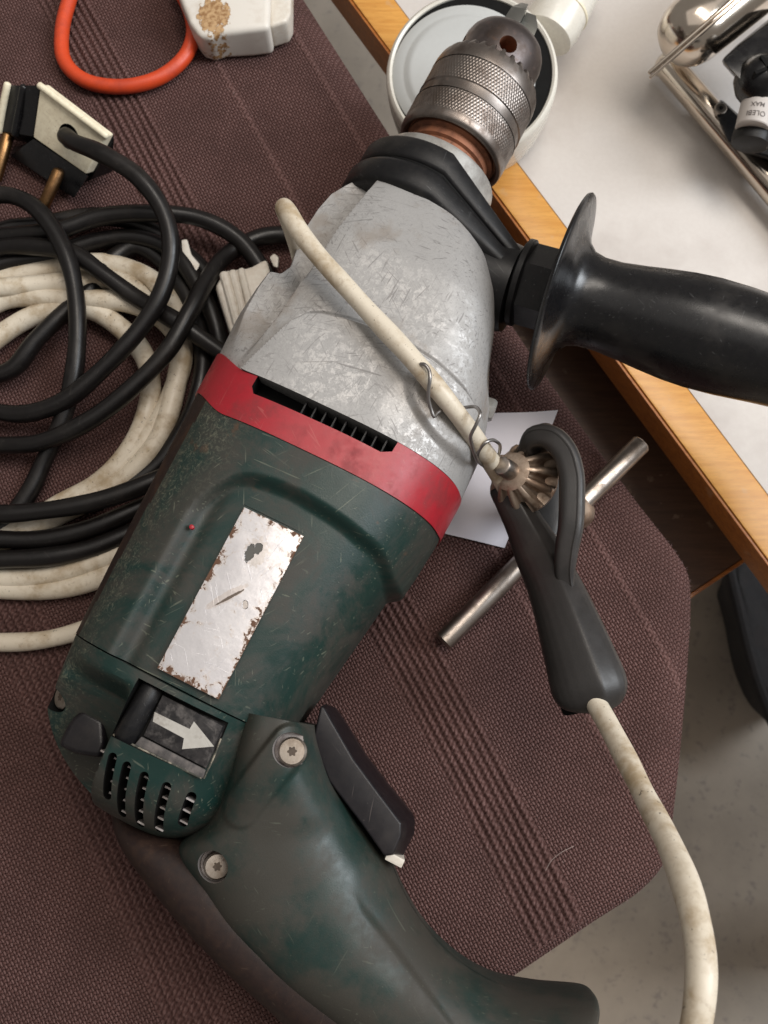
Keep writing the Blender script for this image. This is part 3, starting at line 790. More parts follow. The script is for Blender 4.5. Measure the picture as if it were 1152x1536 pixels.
obj('plug_side', hexa(np.array([qa-nf*.5-(qb-qa)*.012, qd-nf*.5-(qc-qd)*.012, ef, ea]), np.array([qa-nf*.5+[2, 0, -16], qd-nf*.5+[2, 2, -10], ef+[2, 2, -9], ea+[1, 0, -16]]), .8, 2), BLACK_PLASTIC, plug)
obj('plug_base', hexa(np.array([qd-nf*1.2+[-.5, -.6, 0], qc-nf*1.2+[.2, -.6, 0], qc+[-7, -6, -8], ef+[2, -7, -6.5]]), np.array([qd+[0, 6, -10], qc+[-2, 6, -11], qc+[-8, -1, -11.5], ef+[2, 0, -10.0]]), .8, 2), BLACK_PLASTIC, plug)
obj('plug_back', hexa(np.array([qa, qb, qc, qd])-nf*5.2, np.array([qa+[3, -3, -22], qb+[-3, -3, -20], qc+[-3, 2, -9], qd+[3, 2, -11]]), .8, 2), BLACK_PLASTIC, plug)
obj('plug_rib', tube(spline([ea*.55+qa*.45+[0, 0, -1.2], ef*.55+qd*.45+[0, 0, -.4]], 2), 1.7, 12), BLACK_PLASTIC, plug)
obj('plug_rim', tube(spline([ea+[-.6, 0, .2], (ea+ef)/2+[-.4, 0, .8], ef+[-.4, 0, 0]], 2), 1.5, 12), CREAM, plug)
for a, b in (((88, 258, 9), (64, 312, 4)), ((14, 196, 9), (-6, 268, 4))):
    obj('pin', tube(PW([a, ((a[0]+b[0])/2, (a[1]+b[1])/2, (a[2]+b[2])/2), b]), 2.5, 20), BRASS, plug)

wc = thing('extension_cord', 'thick dirty white extension cord coiled beneath the black cord', 'extension cord', tuple(P(150, 560, 0)))
RW = 4.0
wp = [[(-70, 470, 5), (0, 421, 5), (60, 405, 6), (120, 396, 6), (170, 398, 6), (226, 420, 6), (262, 462, 5), (275, 515, 5), (270, 560, 5), (250, 610, 5), (216, 660, 4.5), (160, 715, 4.3), (90, 755, 4.2), (30, 795, 4.2), (-50, 830, 4.2)],
      [(-70, 500, 5), (0, 453, 6), (55, 445, 8), (104, 449, 9), (180, 452, 10), (228, 470, 9), (258, 496, 8), (273, 525, 7), (268, 570, 6), (250, 630, 6), (228, 672, 6), (180, 720, 5), (110, 760, 4.5), (0, 815, 4.3), (-60, 830, 4.3)],
      [(-70, 560, 4.5), (0, 504, 5), (50, 474, 6), (100, 462, 8), (140, 466, 8), (186, 500, 7), (214, 535, 6), (226, 580, 5.5), (214, 636, 5), (184, 690, 4.5), (120, 744, 4.3), (40, 790, 4.2), (-60, 850, 4.2)],
      [(-60, 440, 10), (0, 434, 10), (60, 428, 10), (110, 424, 9), (160, 420, 8), (200, 432, 7), (236, 470, 5)],
      [(-50, 866, 5), (0, 868, 5), (80, 862, 6), (150, 842, 7), (200, 822, 7), (260, 800, 7)],
      [(-50, 876, 4.3), (0, 880, 4.3), (60, 882, 4.5), (120, 876, 5), (190, 852, 6), (260, 820, 6)]]
for p in wp:
    obj('cable', tube(spline(PW(p), 2.4), RW, 18, wob=.42), CABLE_WHITE, wc, angle=80)
# its moulded socket beside the gearbox
sk_top = PW([(322, 428, 16), (336, 404, 16), (374, 400, 15), (400, 386, 14), (409, 420, 13), (406, 455, 13), (372, 505, 13), (352, 520, 14)])
sk_bot = sk_top*1.0; sk_bot[:, 2] = .6; sk_bot[:, 0] -= 1.0
socket = obj('socket', bevelled(loft([sk_bot, sk_top]), 2.2, 3), WHITE_PLUG, wc, angle=60)
for k in range(3):
    o_ = 13*k
    obj('grip_rib', tube(spline(PW([(336+o_, 412-k*3, 15.5), (350+o_*.92, 462-k*3, 15.3), (362+o_*.7, 508-k*6, 13.5)]), 2), 1.9-.2*k, 10), WHITE_PLUG, socket)
obj('socket_tab', bevelled(loft([PW([(404, 386, 3), (412, 380, 3), (419, 386, 3), (418, 404, 3), (410, 402, 3)]), PW([(404, 386, 10), (411, 380, 10), (418, 386, 10), (417, 402, 10), (410, 400, 10)])]), .8), WHITE_PLUG, socket)
obj('cord_clip', bevelled(loft([PW([(271, 360, 2), (281, 358, 2), (288, 382, 2), (302, 398, 2), (296, 412, 2), (274, 396, 2)]), PW([(272, 360, 12), (281, 359, 12), (287, 382, 12), (300, 397, 12), (294, 408, 12), (274, 393, 12)])]), .8), WHITE_PLUG, wc)

dcord = thing('drill_mains_cord', 'single white cord leading from the left edge under the drill', 'cord', tuple(P(60, 965, 0)))
obj('cable', tube(spline(PW([(-60, 960, 4.1), (0, 964, 4.1), (60, 961, 4.4), (110, 950, 5), (160, 934, 6), (230, 915, 6)]), 2.4), 3.4, 18, wob=.3), CABLE_WHITE, dcord, angle=80)

oc = thing('orange_cord', 'bright orange cord loop at the top left with a stained white plug', 'cord', tuple(P(195, 60, 0)))
obj('cable', tube(spline(PW([(240, -60, 4), (170, -80, 4), (120, -40, 4), (104, 0, 4), (93, 48, 4), (97, 92, 4), (128, 121, 4.2), (185, 130, 4.4), (240, 116, 4.4), (278, 84, 4.5), (290, 48, 5), (282, 10, 6), (265, -20, 7)]), 2.2), 3.1, 18), ORANGE, oc, angle=80)
def m_stained_plug():
    n = NB('stained_white_plug')
    x, y, z = n.sep()
    c0_ = P(322, 26, 17)-P(195, 60, 0)
    dx = n.math('SUBTRACT', x, float(c0_[0])); dy = n.math('SUBTRACT', y, float(c0_[1]))
    r = n.math('SQRT', n.math('ADD', n.math('MULTIPLY', dx, dx), n.math('MULTIPLY', n.math('MULTIPLY', dy, dy), .55)))
    r = n.math('ADD', r, n.math('MULTIPLY', n.math('SUBTRACT', n.noise(.35, 5, .65), .5), 13))
    st = n.ramp(r, 6.6, 5.8)
    d = n.ramp(n.noise(.2, 5), .5, .75)
    c = n.mix(n.math('MULTIPLY', d, .4), (.68, .64, .58), (.5, .42, .34))
    c = n.mix(st, c, n.mix(n.ramp(n.noise(.6, 5), .35, .65), (.26, .13, .045), (.50, .32, .16)))
    return n.set(c, .45, 0.0, n.bump(st, .25, .6))
STAIN = m_stained_plug()
pt = PW([(262, -20, 18), (272, 4, 18), (284, 34, 17), (298, 54, 16), (314, 59, 16), (332, 51, 17), (372, 46, 18), (404, 42, 18), (405, -20, 20), (400, -60, 20), (270, -60, 20)])
pb = pt.copy(); pb[:, 2] = 1.0; pb[:, 1] += 1.0
oplug = obj('plug', bevelled(loft([pb, pt]), 2.6, 4), STAIN, oc, angle=60)
pt2 = PW([(404, 40, 15), (430, 32, 15), (436, 20, 15), (437, -60, 15), (404, -60, 15)]); pb2 = pt2.copy(); pb2[:, 2] = 2.0
obj('plug_face', bevelled(loft([pb2, pt2]), 1.6, 3), WHITE_PLUG, oplug, angle=60)

# ================================================================== CHUCK KEY, HOLDER, CORD, WIRE
b0, b1 = P(664, 963, 5.5), P(962, 665, 5.5)
ck = thing('chuck_key', 'steel chuck key with brown toothed gear and long crossbar', 'chuck key', ((b0[0]+b1[0])/2, (b0[1]+b1[1])/2, 0))
bd = (b1-b0)/np.linalg.norm(b1-b0); bl = np.linalg.norm(b1-b0)
obj('crossbar', lathe([(0, 3.4), (.5, 3.95), (bl-.5, 3.95), (bl, 3.4)], b0, bd, 40), BAR, ck)
tip = P(752, 698, 56.0); mid = P(863, 767, 5.5)
kax = (tip-mid); kl = np.linalg.norm(kax); kax /= kl
obj('shaft', lathe([(-5, 5.5), (-4, 6.2), (4, 6.2), (6, 5.2), (kl-20, 5.2)], mid, kax, 32), GEAR, ck)
def gear_mod(s, th, r):
    t = .5+.5*np.sign(np.sin(11*th+.09*s))*np.abs(np.sin(11*th+.09*s))**.4
    k = 1.0 if 0.5 < s < 9.5 else 0.0
    return np.zeros_like(th), r*(1-k*.30*(1-t))
g0 = tip-kax*17.0
obj('gear', lathe([(-3.6, 6.2), (-2.6, 11.4), (.2, 12.5), (2.0, 12.6), (5, 10.9), (8, 8.4), (9.6, 6.6), (10.2, 5.0), (10.5, 3.4)], g0, kax, 288, gear_mod), GEAR, ck, angle=24)
obj('pilot', lathe([(-8.5, 3.2), (-1.0, 3.2), (-.3, 2.9), (0, 2.4)], tip, kax, 32), BAR, ck)

kh = thing('key_holder', 'grey-black rubber key holder with strap loop gripping the chuck key', 'key holder', tuple(P(860, 930, 0)))
SLV = np.array([(-1, 0), (-.985, .2), (-.93, .4), (-.83, .58), (-.68, .74), (-.48, .87), (-.22, .96), (.05, 1.02), (.26, 1.05), (.36, 1.02), (.55, .80), (.76, .56), (.92, .30), (1, 0), (.92, -.5), (.5, -.9), (0, -1), (-.5, -.9), (-.92, -.5), (-1, 0)], float)
def sleeve_section(n):
    t = np.concatenate([[0], np.cumsum(np.linalg.norm(np.diff(SLV, axis=0), axis=1))]); q = np.linspace(0, t[-1], n, endpoint=False)
    return np.interp(q, t, SLV[:, 0]), np.interp(q, t, SLV[:, 1])
def oval_path(pts, widths, thick, n=28, sup=2.4, wdir=None, crease=False):
    p = np.asarray(pts, float); t = np.gradient(p, axis=0); t /= np.linalg.norm(t, axis=1)[:, None]
    th = np.linspace(0, 2*PI, n, endpoint=False); secs = []
    for i in range(len(p)):
        v = CAM-p[i]; v /= np.linalg.norm(v)
        if wdir is not None: v = wdir[i]
        v = v-t[i]*(v@t[i]); v /= np.linalg.norm(v); s = np.cross(t[i], v)
        c, q = np.cos(th), np.sin(th)
        rr = (np.abs(c)**sup+np.abs(q)**sup)**(-1/sup)
        cx_, cy_ = (rr*c, rr*q)
        if crease:
            sx_, cy_ = sleeve_section(n); cx_ = sx_*(1 if s[0] > 0 else -1)
        secs.append(p[i]+(cx_*widths[i])[:, None]*s+(cy_*thick[i])[:, None]*v)
    return loft(secs)
sp = spline(np.concatenate([PW([(890, 1055, 53), (889, 1049, 54.4), (885, 1034, 55), (866, 975, 53), (845, 915, 50), (826, 868, 46), (806, 826, 42), (786, 785, 40), (766, 748, 40), (752, 728, 40), (748, 722, 40)]),
   np.array([[7.6, 3.0], [10.4, 5.6], [11.7, 7.0], [10.9, 7.6], [9.6, 7.4], [8.6, 7.0], [8.0, 6.2], [6.6, 5.6], [5.8, 5.0], [4.6, 3.8], [1.5, 1.5]])], 1), 1.2)
obj('sleeve', oval_path(sp[:, :3], sp[:, 3], sp[:, 4], n=96, crease=True), RUBBER, kh, angle=85)
mo = spline(np.concatenate([PW([(880, 1020, 50), (886, 1048, 49.5), (890, 1060, 49), (891, 1064, 49)]), np.array([[9.6, 4.8], [9.9, 5.0], [9.4, 4.4], [7.0, 3.2]])], 1), .8)
obj('sleeve_mouth', oval_path(mo[:, :3], mo[:, 3], mo[:, 4], n=48), DARK, kh)  # solid dark stub, stands in for the shaded hollow end
lp = spline(np.concatenate([PW([(862, 930, 49), (852, 895, 51), (847, 862, 52.5), (850, 825, 54.5), (856, 790, 56), (858, 750, 56), (857, 712, 55.5), (848, 680, 55), (832, 660, 54), (812, 655, 51), (797, 668, 45), (790, 690, 37), (791, 712, 30)]),
   np.array([[1.0, 1.2], [2.2, 2.6], [3.2, 3.8], [3.8, 5.2], [4.1, 6.2], [4.2, 6.8], [4.2, 7.2], [4.2, 7.6], [4.1, 7.8], [3.8, 7.6], [3.2, 7], [2.6, 5.5], [2, 4]])], 1), .9)
loop = obj('strap_loop', oval_path(lp[:, :3], lp[:, 3], lp[:, 4], n=40, sup=4.5), RUBBER, kh, angle=60)
for o_, nm in ((1.7, 'strap_line'),):
    q = lp[12:-16].copy(); t_ = np.gradient(q[:, :3], axis=0); t_ /= np.linalg.norm(t_, axis=1)[:, None]
    v_ = CAM-q[:, :3]; v_ /= np.linalg.norm(v_, axis=1)[:, None]; s_2 = np.cross(t_, v_); s_2 /= np.linalg.norm(s_2, axis=1)[:, None]
    v_ = np.cross(s_2, t_)
    obj(nm, tube(q[:, :3]+s_2*o_*1.0+v_*(q[:, 4:5]*.985), .34, 6), RUBBER, loop)
cup = PW([(812, 668, 34), (850, 690, 34), (852, 740, 34), (836, 800, 34), (822, 822, 34), (800, 790, 34), (790, 730, 34)])
cupb = cup.copy(); cupb[:, 2] = 27
obj('key_web', bevelled(loft([cupb, cup]), 1.0), RUBBER, kh)

cord = thing('white_cord', 'worn white cord lying across the grey gearbox and through the key holder', 'cord', tuple(P(870, 1000, 0)))
cp = spline(np.concatenate([PW([(452, 402, 40), (447, 380, 56), (438, 340, 74), (427, 312, 82), (432, 318, 86), (447, 344, 87), (480, 386, 87.5), (520, 430, 88), (566, 482, 89), (610, 530, 90), (650, 576, 89), (690, 626, 82), (722, 672, 66), (744, 704, 49), (785, 785, 38), (830, 880, 50), (862, 965, 54), (893, 1050, 58), (912, 1086, 64), (960, 1180, 84), (1008, 1278, 106), (1040, 1366, 120), (1053, 1440, 126), (1050, 1510, 128), (1030, 1600, 124), (1000, 1680, 112), (965, 1780, 80), (940, 1900, 10), (930, 1990, -120)]),
     np.array([[2.9]]*2+[[3.0]]*10+[[3.1]]*5+[[3.15], [3.2], [3.25], [3.35], [3.5], [3.55], [3.55], [3.5], [3.5], [3.5], [3.5], [3.5]])], 1), 1.6)
obj('sheath', tube(cp[:, :3], cp[:, 3], 22, wob=.16), CORD_WHITE, cord, angle=80)
tw = thing('tie_wire', 'bent piece of thin grey wire twisted round the white cord', 'wire', tuple(P(690, 620, 0)))
obj('wire', tube(spline(PW([(631, 546, 93), (637, 547, 94), (643, 554, 94), (645, 566, 94), (643, 585, 92), (643, 600, 90), (647, 615, 88), (651, 625, 87), (655, 620, 86), (661, 616, 85), (670, 612, 82), (690, 612, 78), (711, 610, 82), (718, 615, 86), (720, 622, 88), (714, 637, 87), (706, 654, 84), (708, 668, 80), (713, 684, 75), (719, 694, 62), (731, 698, 52), (744, 688, 51), (750, 674, 60), (747, 664, 69), (738, 660, 72), (728, 664, 73.5), (720, 673, 71), (716, 684, 67), (719, 694, 60)]), .8), .56, 10), WIRE, tw, angle=80)

# ================================================================== THE DRILL (frame: u forward along the spindle, v towards the trigger, z up)
drill = thing('power_drill', 'large worn green and red power drill with grey metal gearbox lying on its side', 'power drill', tuple(DO), DA)
def L(pts):
    p = np.array(pts, float); p[..., 1] *= -1; return p
def dpart(name, vf, mat, parent=None, angle=35, **k):
    v, f = vf
    return obj(name, (L(v), f), mat, parent or drill, angle=angle, world=False, **k)
def dcut(o, cutters, mat): cut(o, [(L(v), f) for v, f in cutters], mat)
def sec(u, vl, vr, zt, zb, n=2.8, N=200):
    th = np.linspace(0, 2*PI, N, endpoint=False)
    c, s = np.cos(th), np.sin(th); a, b = (vr-vl)/2, (zt-zb)/2
    r = (np.abs(c)**n+np.abs(s)**n)**(-1/n)
    return np.stack([np.full(N, u), (vl+vr)/2+a*r*c, (zt+zb)/2+b*r*s], 1)
ZA = 42.0
def left_warp(p):                  # the seams lean forward on the left flank
    k = sstep(-14, -33, p[:, 1])*7.0+sstep(60, 40, p[:, 2])*2.0
    q = p.copy(); q[:, 0] += k*np.clip(1-np.abs(p[:, 0]+131)/60, 0, 1); return q
W_BODY = ([-216, -176, -150, -137, -121], [-28.8, -31.4, -32.8, -33.5, -33.5], [47.5, 54, 58.0, 59.3, 60.0], [83, 84, 84.6, 84.8, 84.6], [3.0, 2.9, 2.8, 2.8, 2.9])
def body_sec(u, grow=0.0, N=200):
    xs = W_BODY[0]
    vl, vr, zt, n = (interp(u, xs, W_BODY[i]) for i in (1, 2, 3, 4))
    return sec(u, vl-grow, vr+grow, zt+grow, 2*ZA-zt-grow+2, n, N)
# --- motor housing with its sunken label panel
us = np.linspace(-136.4, -214.0, 170)
secs = []
PV = [-30, -8, 0, 11, 25, 39, 49, 53, 60]; PU = [-163, -157, -151.2, -148.6, -148.9, -150.9, -153.7, -157, -161]
for u in us:
    p = body_sec(u, N=320)
    v, z = p[:, 1], p[:, 2]
    d1 = smooth_interp(np.clip(v, -29, 59), PV, PU)-u
    d2 = (v+9.0)
    r_ = 10.0                                       # rounded inner corner
    dx, dy = np.clip(r_-d1, 0, None), np.clip(r_-d2, 0, None)
    d = np.where((d1 < r_) & (d2 < r_), r_-np.hypot(dx, dy), np.minimum(d1, d2))
    dep = 3.7*sstep(-1.2, 3.4, d)
    top = np.where(v > 25, sstep(8, 26, z), sstep(20, 60, z))
    nv = np.clip((v-13)/46, -1, 1)**3; nz = np.clip((z-ZA)/42, -1, 1)
    ln = np.hypot(nv, nz)+1e-6
    p[:, 1] = v-dep*top*nv/ln; p[:, 2] = z-dep*top*nz/ln
    # facet falling towards the trigger side
    inside = sstep(0, 5, d)
    vr = interp(u, [-214, -152], [32.5, 44.5])
    fz = 80.6-np.clip(p[:, 1]-vr, 0, None)*1.02
    wv = np.clip((p[:, 2]-fz), 0, None)*inside*sstep(-3, 3, p[:, 1]-vr)
    p[:, 2] -= wv*(z > ZA)
    # long shallow groove beside the left shoulder
    p[:, 2] -= .7*np.exp(-((p[:, 1]+4.5)/2.2)**2)*inside*(z > ZA)
    secs.append(left_warp(p))
vf = loft(secs)
house = dpart('motor_housing', vf, [HOUSING, BROWN_RUBBER], angle=50)
me = house.data
co = np.array([p.center[:] for p in me.polygons])/MM
for i, p in enumerate(me.polygons):
    if co[i, 1] > 23.4 and co[i, 2] > 5: p.material_index = 1
dcut(house, [box((-212.4, 3.9, 80.3), (-158.4, 25.1, 92))], HOUSING)
# label plate: slightly bowed sheet in a shallow pocket
lu = np.linspace(-211.6, -159.2, 14); lv = np.linspace(4.6, 24.4, 8)
top = np.array([[(a, b, 81.35+.0*a-.35*((b-14.5)/10)**2) for b in lv] for a in lu]).reshape(-1, 3)
def sheet(top, nu, nv, th):
    bot = top-np.array([0, 0, th]); n = len(top); f = []
    for i in range(nu-1):
        for j in range(nv-1):
            q = (i*nv+j, i*nv+j+1, (i+1)*nv+j+1, (i+1)*nv+j); f.append(q); f.append(tuple(k+n for k in q[::-1]))
    bd_ = [j for j in range(nv)]+[i*nv+nv-1 for i in range(1, nu)]+[(nu-1)*nv+j for j in range(nv-2, -1, -1)]+[i*nv for i in range(nu-2, 0, -1)]
    for a in range(len(bd_)):
        i0, i1 = bd_[a], bd_[(a+1) % len(bd_)]; f.append((i0, i1, i1+n, i0+n))
    return np.concatenate([top, bot]), f
dpart('label_plate', sheet(top, 14, 8, .8), LABEL, angle=40, label='scratched bare metal rating plate with rusty edges')
fk = D(287, 790, 82.5)
dpart('paint_fleck', lathe([(-1.5, .75), (-.25, .7), (-.12, .4), (-.1, .05)], (fk[0], fk[1], 82.6), (0, 0, 1), 10), RED, angle=40)
# --- red band with its air slot
us = np.linspace(-121.6, -136.6, 12)
band = dpart('red_band', loft([left_warp(body_sec(u, .45+.0*u, 260)) for u in us]), RED, angle=45)
slot = []
for k in range(24):
    v = -9.5+k*(45.0/23)
slot_poly = [(-119, -10.5), (-125.2, -10.6), (-127.2, -9.0), (-127.0, 5), (-126.8, 20), (-126.8, 33.6), (-125.0, 36.6), (-119, 37)]
# --- gearbox housing
GX = [-122, -104, -92, -84, -78, -64, -52, -44, -38, -34]
GL = [-33.5, -34.2, -33.5, -32.6, -29.2, -29.0, -29.2, -28.6, -26.6, -24.5]
GR = [60.0, 59.6, 57.6, 55.4, 52.4, 46.0, 40.6, 36.0, 31.5, 28.0]
GT = [84.6, 84.4, 83.2, 81.8, 80.6, 77.0, 73.4, 70.8, 68.8, 67.4]
GN = [3.1, 3.2, 3.3, 3.4, 3.5, 3.5, 3.3, 3.0, 2.6, 2.4]
BV = [-40, -18.5, -15.6, -10.0, -7.2, -3.2, 4, 13.7, 24, 35.1, 47.6, 56.7, 75]
BU = [-160, -125.6, -115.7, -99.8, -96.2, -94.2, -92.4, -91.2, -91.6, -92.6, -95.0, -98, -104]
secs = []
for u in np.concatenate([np.linspace(-121.4, -84.5, 200), np.linspace(-84.2, -82.6, 5), np.linspace(-82, -34, 120)]):
    N = 760
    vl = interp(u, GX, GL)
    vl = vl-3.2*sstep(-82.4, -84.3, u)+(0 if u < -84 else 0)
    p = sec(u, vl, interp(u, GX, GR), interp(u, GX, GT), 2*ZA-interp(u, GX, GT), interp(u, GX, GN), N)
    v, z = p[:, 1].copy(), p[:, 2].copy()
    up_ = sstep(30, 58, z)
    bu = np.interp(v, BV, BU)
    raised = sstep(.9, -.9, (u-bu)*np.where(v < -7, .72, 1.0))
    nz = np.clip((z-ZA)/42, -1, 1); nv = np.clip((v-13)/46, -1, 1)**3; ln = np.hypot(nv, nz)+1e-6
    dsp = -3.5*(1-raised)*up_*sstep(-60, -84, u)
    bp_ = np.hypot((u+107+.35*(v-44))/1.0/7.0, (v-44)/13.0)       # cast boss behind the slot corner
    dsp += 1.9*sstep(1.15, .75, bp_)*up_
    gr_ = np.abs(u-bu-1.2)
    dsp -= 1.0*np.exp(-(gr_/.7)**2)*up_*sstep(-50, -80, u)
    p[:, 1] = v+dsp*nv/ln; p[:, 2] = z+dsp*nz/ln
    # lower ledge along the left side
    lim = interp(u, [-125, -100, -84, -40], [75.0, 70, 67.0, 58.0])
    le = interp(u, [-125, -100, -40], [-20.5, -16.5, -13.2])
    k = sstep(.9, -.9, p[:, 1]-le)*sstep(-122, -100, u)
    p[:, 2] -= np.clip(p[:, 2]-lim, 0, None)*k
    secs.append(left_warp(p))
gear = dpart('gearbox_housing', loft(secs), ALU, angle=40)
zin = 74.0
cutv = loft([np.array([(a, b, zin) for a, b in slot_poly]), np.array([(a, b, 96) for a, b in slot_poly])])
dcut(band, [cutv], DARK)
sp2 = [(min(a, -120.6)+(1.1 if a > -120 else 0), b) for a, b in slot_poly]
sv = dpart('slot_fins', join(*[box((-126.4, v0, 74.2), (-121.8, v0+.5, 81.2)) for v0 in np.arange(6, 35, 3.4)]), BLACK_MATT, angle=20)
dpart('bolt', lathe([(0, 4.2), (5, 4.3), (6.2, 3.6), (6.4, .1)], (-82.5, 50.5, 33), (.1, 1, .05), 6, ), COLLAR, angle=20)
dpart('bolt_flange', lathe([(-1, 5.0), (.8, 5.0), (1.2, 4.6)], (-82.8, 50.0, 33), (.1, 1, .05), 32), COLLAR)

# --- neck, clamp, chuck
AX = (1, 0, 0); CO = np.array([0, 0, ZA])
dpart('neck_collar', lathe([(-40, 22.2), (-12.2, 22.3), (-11.0, 21.9), (-10.4, 21.0), (-10.4, 14)], CO, AX, 96), COLLAR)
dpart('spindle', lathe([(-13, 14.6), (-5, 14.4), (-4.4, 15.6), (-1.6, 15.8), (-1.0, 17.2), (.2, 17.3), (.6, 18.2), (5, 18.2)], CO, AX, 72), RUST)
chuck = dpart('chuck_sleeve', lathe([(3.5, 17.0), (.2, 17.9), (-1.1, 18.4), (-1.6, 19.2), (-1.3, 20.0), (-.3, 20.6), (1.6, 20.8), (2.2, 20.8)], CO, AX, 128, cap=False), CHUCK_STEEL, angle=50)
def knurl(u0, u1, r, name, nu=66, nt=832, a=.12, teeth=104, pitch=1.25):
    th = np.linspace(0, 2*PI, nt, endpoint=False); secs = []
    for i, u in enumerate(np.linspace(u0, u1, nu)):
        e = sstep(u0, u0+.5, u)*sstep(u1, u1-.5, u)
        q1 = np.abs(np.sin((teeth*th+PI*u/pitch*1.0)*.5*2/2)); q2 = np.abs(np.sin((teeth*th-PI*u/pitch)*.5*2/2))
        h = np.minimum(q1, q2)
        rr = r-.25+a*(h*1.5-.3)*e
        secs.append(np.stack([np.full(nt, u), rr*np.cos(th), ZA+rr*np.sin(th)], 1))
    dpart(name, loft(secs, cap=False), CHUCK_STEEL, chuck, angle=70)
knurl(2.2, 11.2, 20.9, 'knurled_grip')
knurl(15.6, 25.6, 20.9, 'knurled_grip', nu=60)
dpart('plain_band', lathe([(11.2, 20.9), (11.5, 20.5), (13.5, 20.4), (15.2, 20.5), (15.6, 20.9)], CO, AX, 128, cap=False), CHUCK_STEEL, chuck)
def teeth_mod(s, th, r):
    t = np.abs(((th*30/(2*PI)) % 1)-.5)*2
    t = sstep(.25, .75, t)
    k = sstep(31.5, 34.2, s)
    return -2.0*k*(1-t)*sstep(31.0, 35.0, s), r-1.5*k*(1-t)
dpart('gear_ring', lathe([(25.6, 20.85), (26.2, 20.9), (29, 20.8), (31.4, 20.4), (32.6, 19.9), (33.6, 19.3), (34.6, 18.6), (35.2, 17.8), (35.0, 15.2), (34.2, 15)], CO, AX, 480, teeth_mod, cap=False), CHUCK_STEEL, chuck, angle=30)
nose = dpart('chuck_nose', lathe([(27, 15.6), (42, 15.9), (46.0, 15.8), (48.6, 15.2), (50.8, 14.0), (52.4, 12.2), (53.2, 10.2), (53.7, 8.0), (53.8, 3.4)], CO, AX, 96), CHUCK_DARK, angle=50)
hd = np.array([0, .22, .975]); hcut = lathe([(0, 3.4), (30, 3.4)], CO+np.array([39.4, 0, 0])+hd*6, hd, 32)
hd2 = np.array([0, -.95, .3]); hcut2 = lathe([(0, 3.4), (30, 3.4)], CO+np.array([40.2, 0, 0])+hd2*6, hd2, 32)
dcut(nose, [hcut, hcut2], RUST)
for k in range(3):
    a = 2*PI*k/3+PI/2+.25
    c, s = math.cos(a), math.sin(a)
    def jp(u, rad, t): return (u, rad*c-t*s, ZA+rad*s+t*c)
    q0 = np.array([jp(52, .3, -.3), jp(52, 7.4, -3.4), jp(52, 7.4, 3.4), jp(52, .3, .3)])
    q1 = np.array([jp(63.0, .3, -.25), jp(63.0, 6.6, -3.0), jp(63.0, 6.6, 3.0), jp(63.0, .3, .25)])
    q2 = np.array([jp(68.0, .3, -.2), jp(68.0, 4.0, -1.5), jp(68.0, 4.0, 1.5), jp(68.0, .3, .2)])
    dpart('jaw', bevelled(loft([q0, q1, q2]), .35, 2), JAW, chuck, angle=25)
# clamp ring reaching out to the side handle
TZ = .16
SAX = np.array([.075, 1.0, TZ]); SAX /= np.linalg.norm(SAX)
def s_pt(s): return np.array([-44.2, 0, ZA+.5])+SAX*s
def clamp_outline(r, ro, s_end, n=72):
    """teardrop in the plane of the ring: circle of radius r round the neck, tangents to a boss of radius ro at s_end"""
    ph = math.acos((r-ro)/s_end); pts = []
    for t in np.linspace(ph, 2*PI-ph, 48): pts.append((r*math.cos(t), r*math.sin(t)))
    for t in np.linspace(-ph, ph, 16): pts.append((s_end+ro*math.cos(t), ro*math.sin(t)))
    return np.array(pts)
def clamp(name, u0, u1, r, ro, se, mat, bev):
    o = clamp_outline(r, ro, se)
    def S(u, k):
        q = clamp_outline(r-k, ro-k*.6, se); k_ = 1-.58*sstep(18, 46, q[:, 0])
        uu = -25.3+(u+25.3)*k_-.47*np.clip(q[:, 0]-17, 0, None)
        return np.stack([uu, q[:, 0]*SAX[1]-q[:, 1]*SAX[2], ZA+q[:, 0]*SAX[2]+q[:, 1]*SAX[1]], 1)
    d = 1 if u1 > u0 else -1
    return dpart(name, loft([S(u0, bev), S(u0+d*bev*.4, bev*.3), S(u0+d*bev, 0), S(u1-d*bev, 0), S(u1-d*bev*.4, bev*.3), S(u1, bev)]), mat, angle=45)
cl = clamp('handle_clamp', -16.2, -25.6, 27.3, 8.0, 46, BLACK_MATT, 1.6)
clamp('clamp_band', -26.0, -37.0, 28.6, 9.5, 46, BLACK_MATT, 2.4)
clamp('clamp_shadow_gap', -25.2, -26.4, 26.6, 7.2, 45.5, DARK, .3)
dpart('handle_socket', lathe([(20, 17.5), (34, 16.6), (42, 15.6), (45, 15.0), (45.6, 12)], s_pt(0)+[-2, 0, -3], SAX, 48), BLACK_MATT, angle=50)
HS = [(60.2, 13), (60.2, 29), (60.4, 33.0), (60.8, 34.0), (61.6, 34.3), (62.2, 33.8), (62.6, 31.4), (63.1, 28), (64.0, 23), (65.6, 19), (68.2, 16.4), (72, 15.4), (78, 15.3), (86, 16.2), (94, 17.3), (102, 18.2), (110, 18.6), (120, 18.3), (132, 17.3), (144, 16.6), (158, 16.5), (170, 17.2), (178, 16.5), (183, 13), (185, 7), (185.4, .1)]
side = dpart('side_handle', lathe(HS, s_pt(0), SAX, 96), BLACK_PLASTIC, angle=60)
dpart('hex_collar', lathe([(47.5, 13.4), (48.2, 14.2), (59.6, 14.2), (60.4, 13.6)], s_pt(0), SAX, 6), BLACK_MATT, side, angle=20)
dpart('collar_ring', lathe([(45.4, 14.2), (46.0, 15.2), (47.8, 15.2), (48.4, 14.2)], s_pt(0), SAX, 48), BLACK_MATT, side)

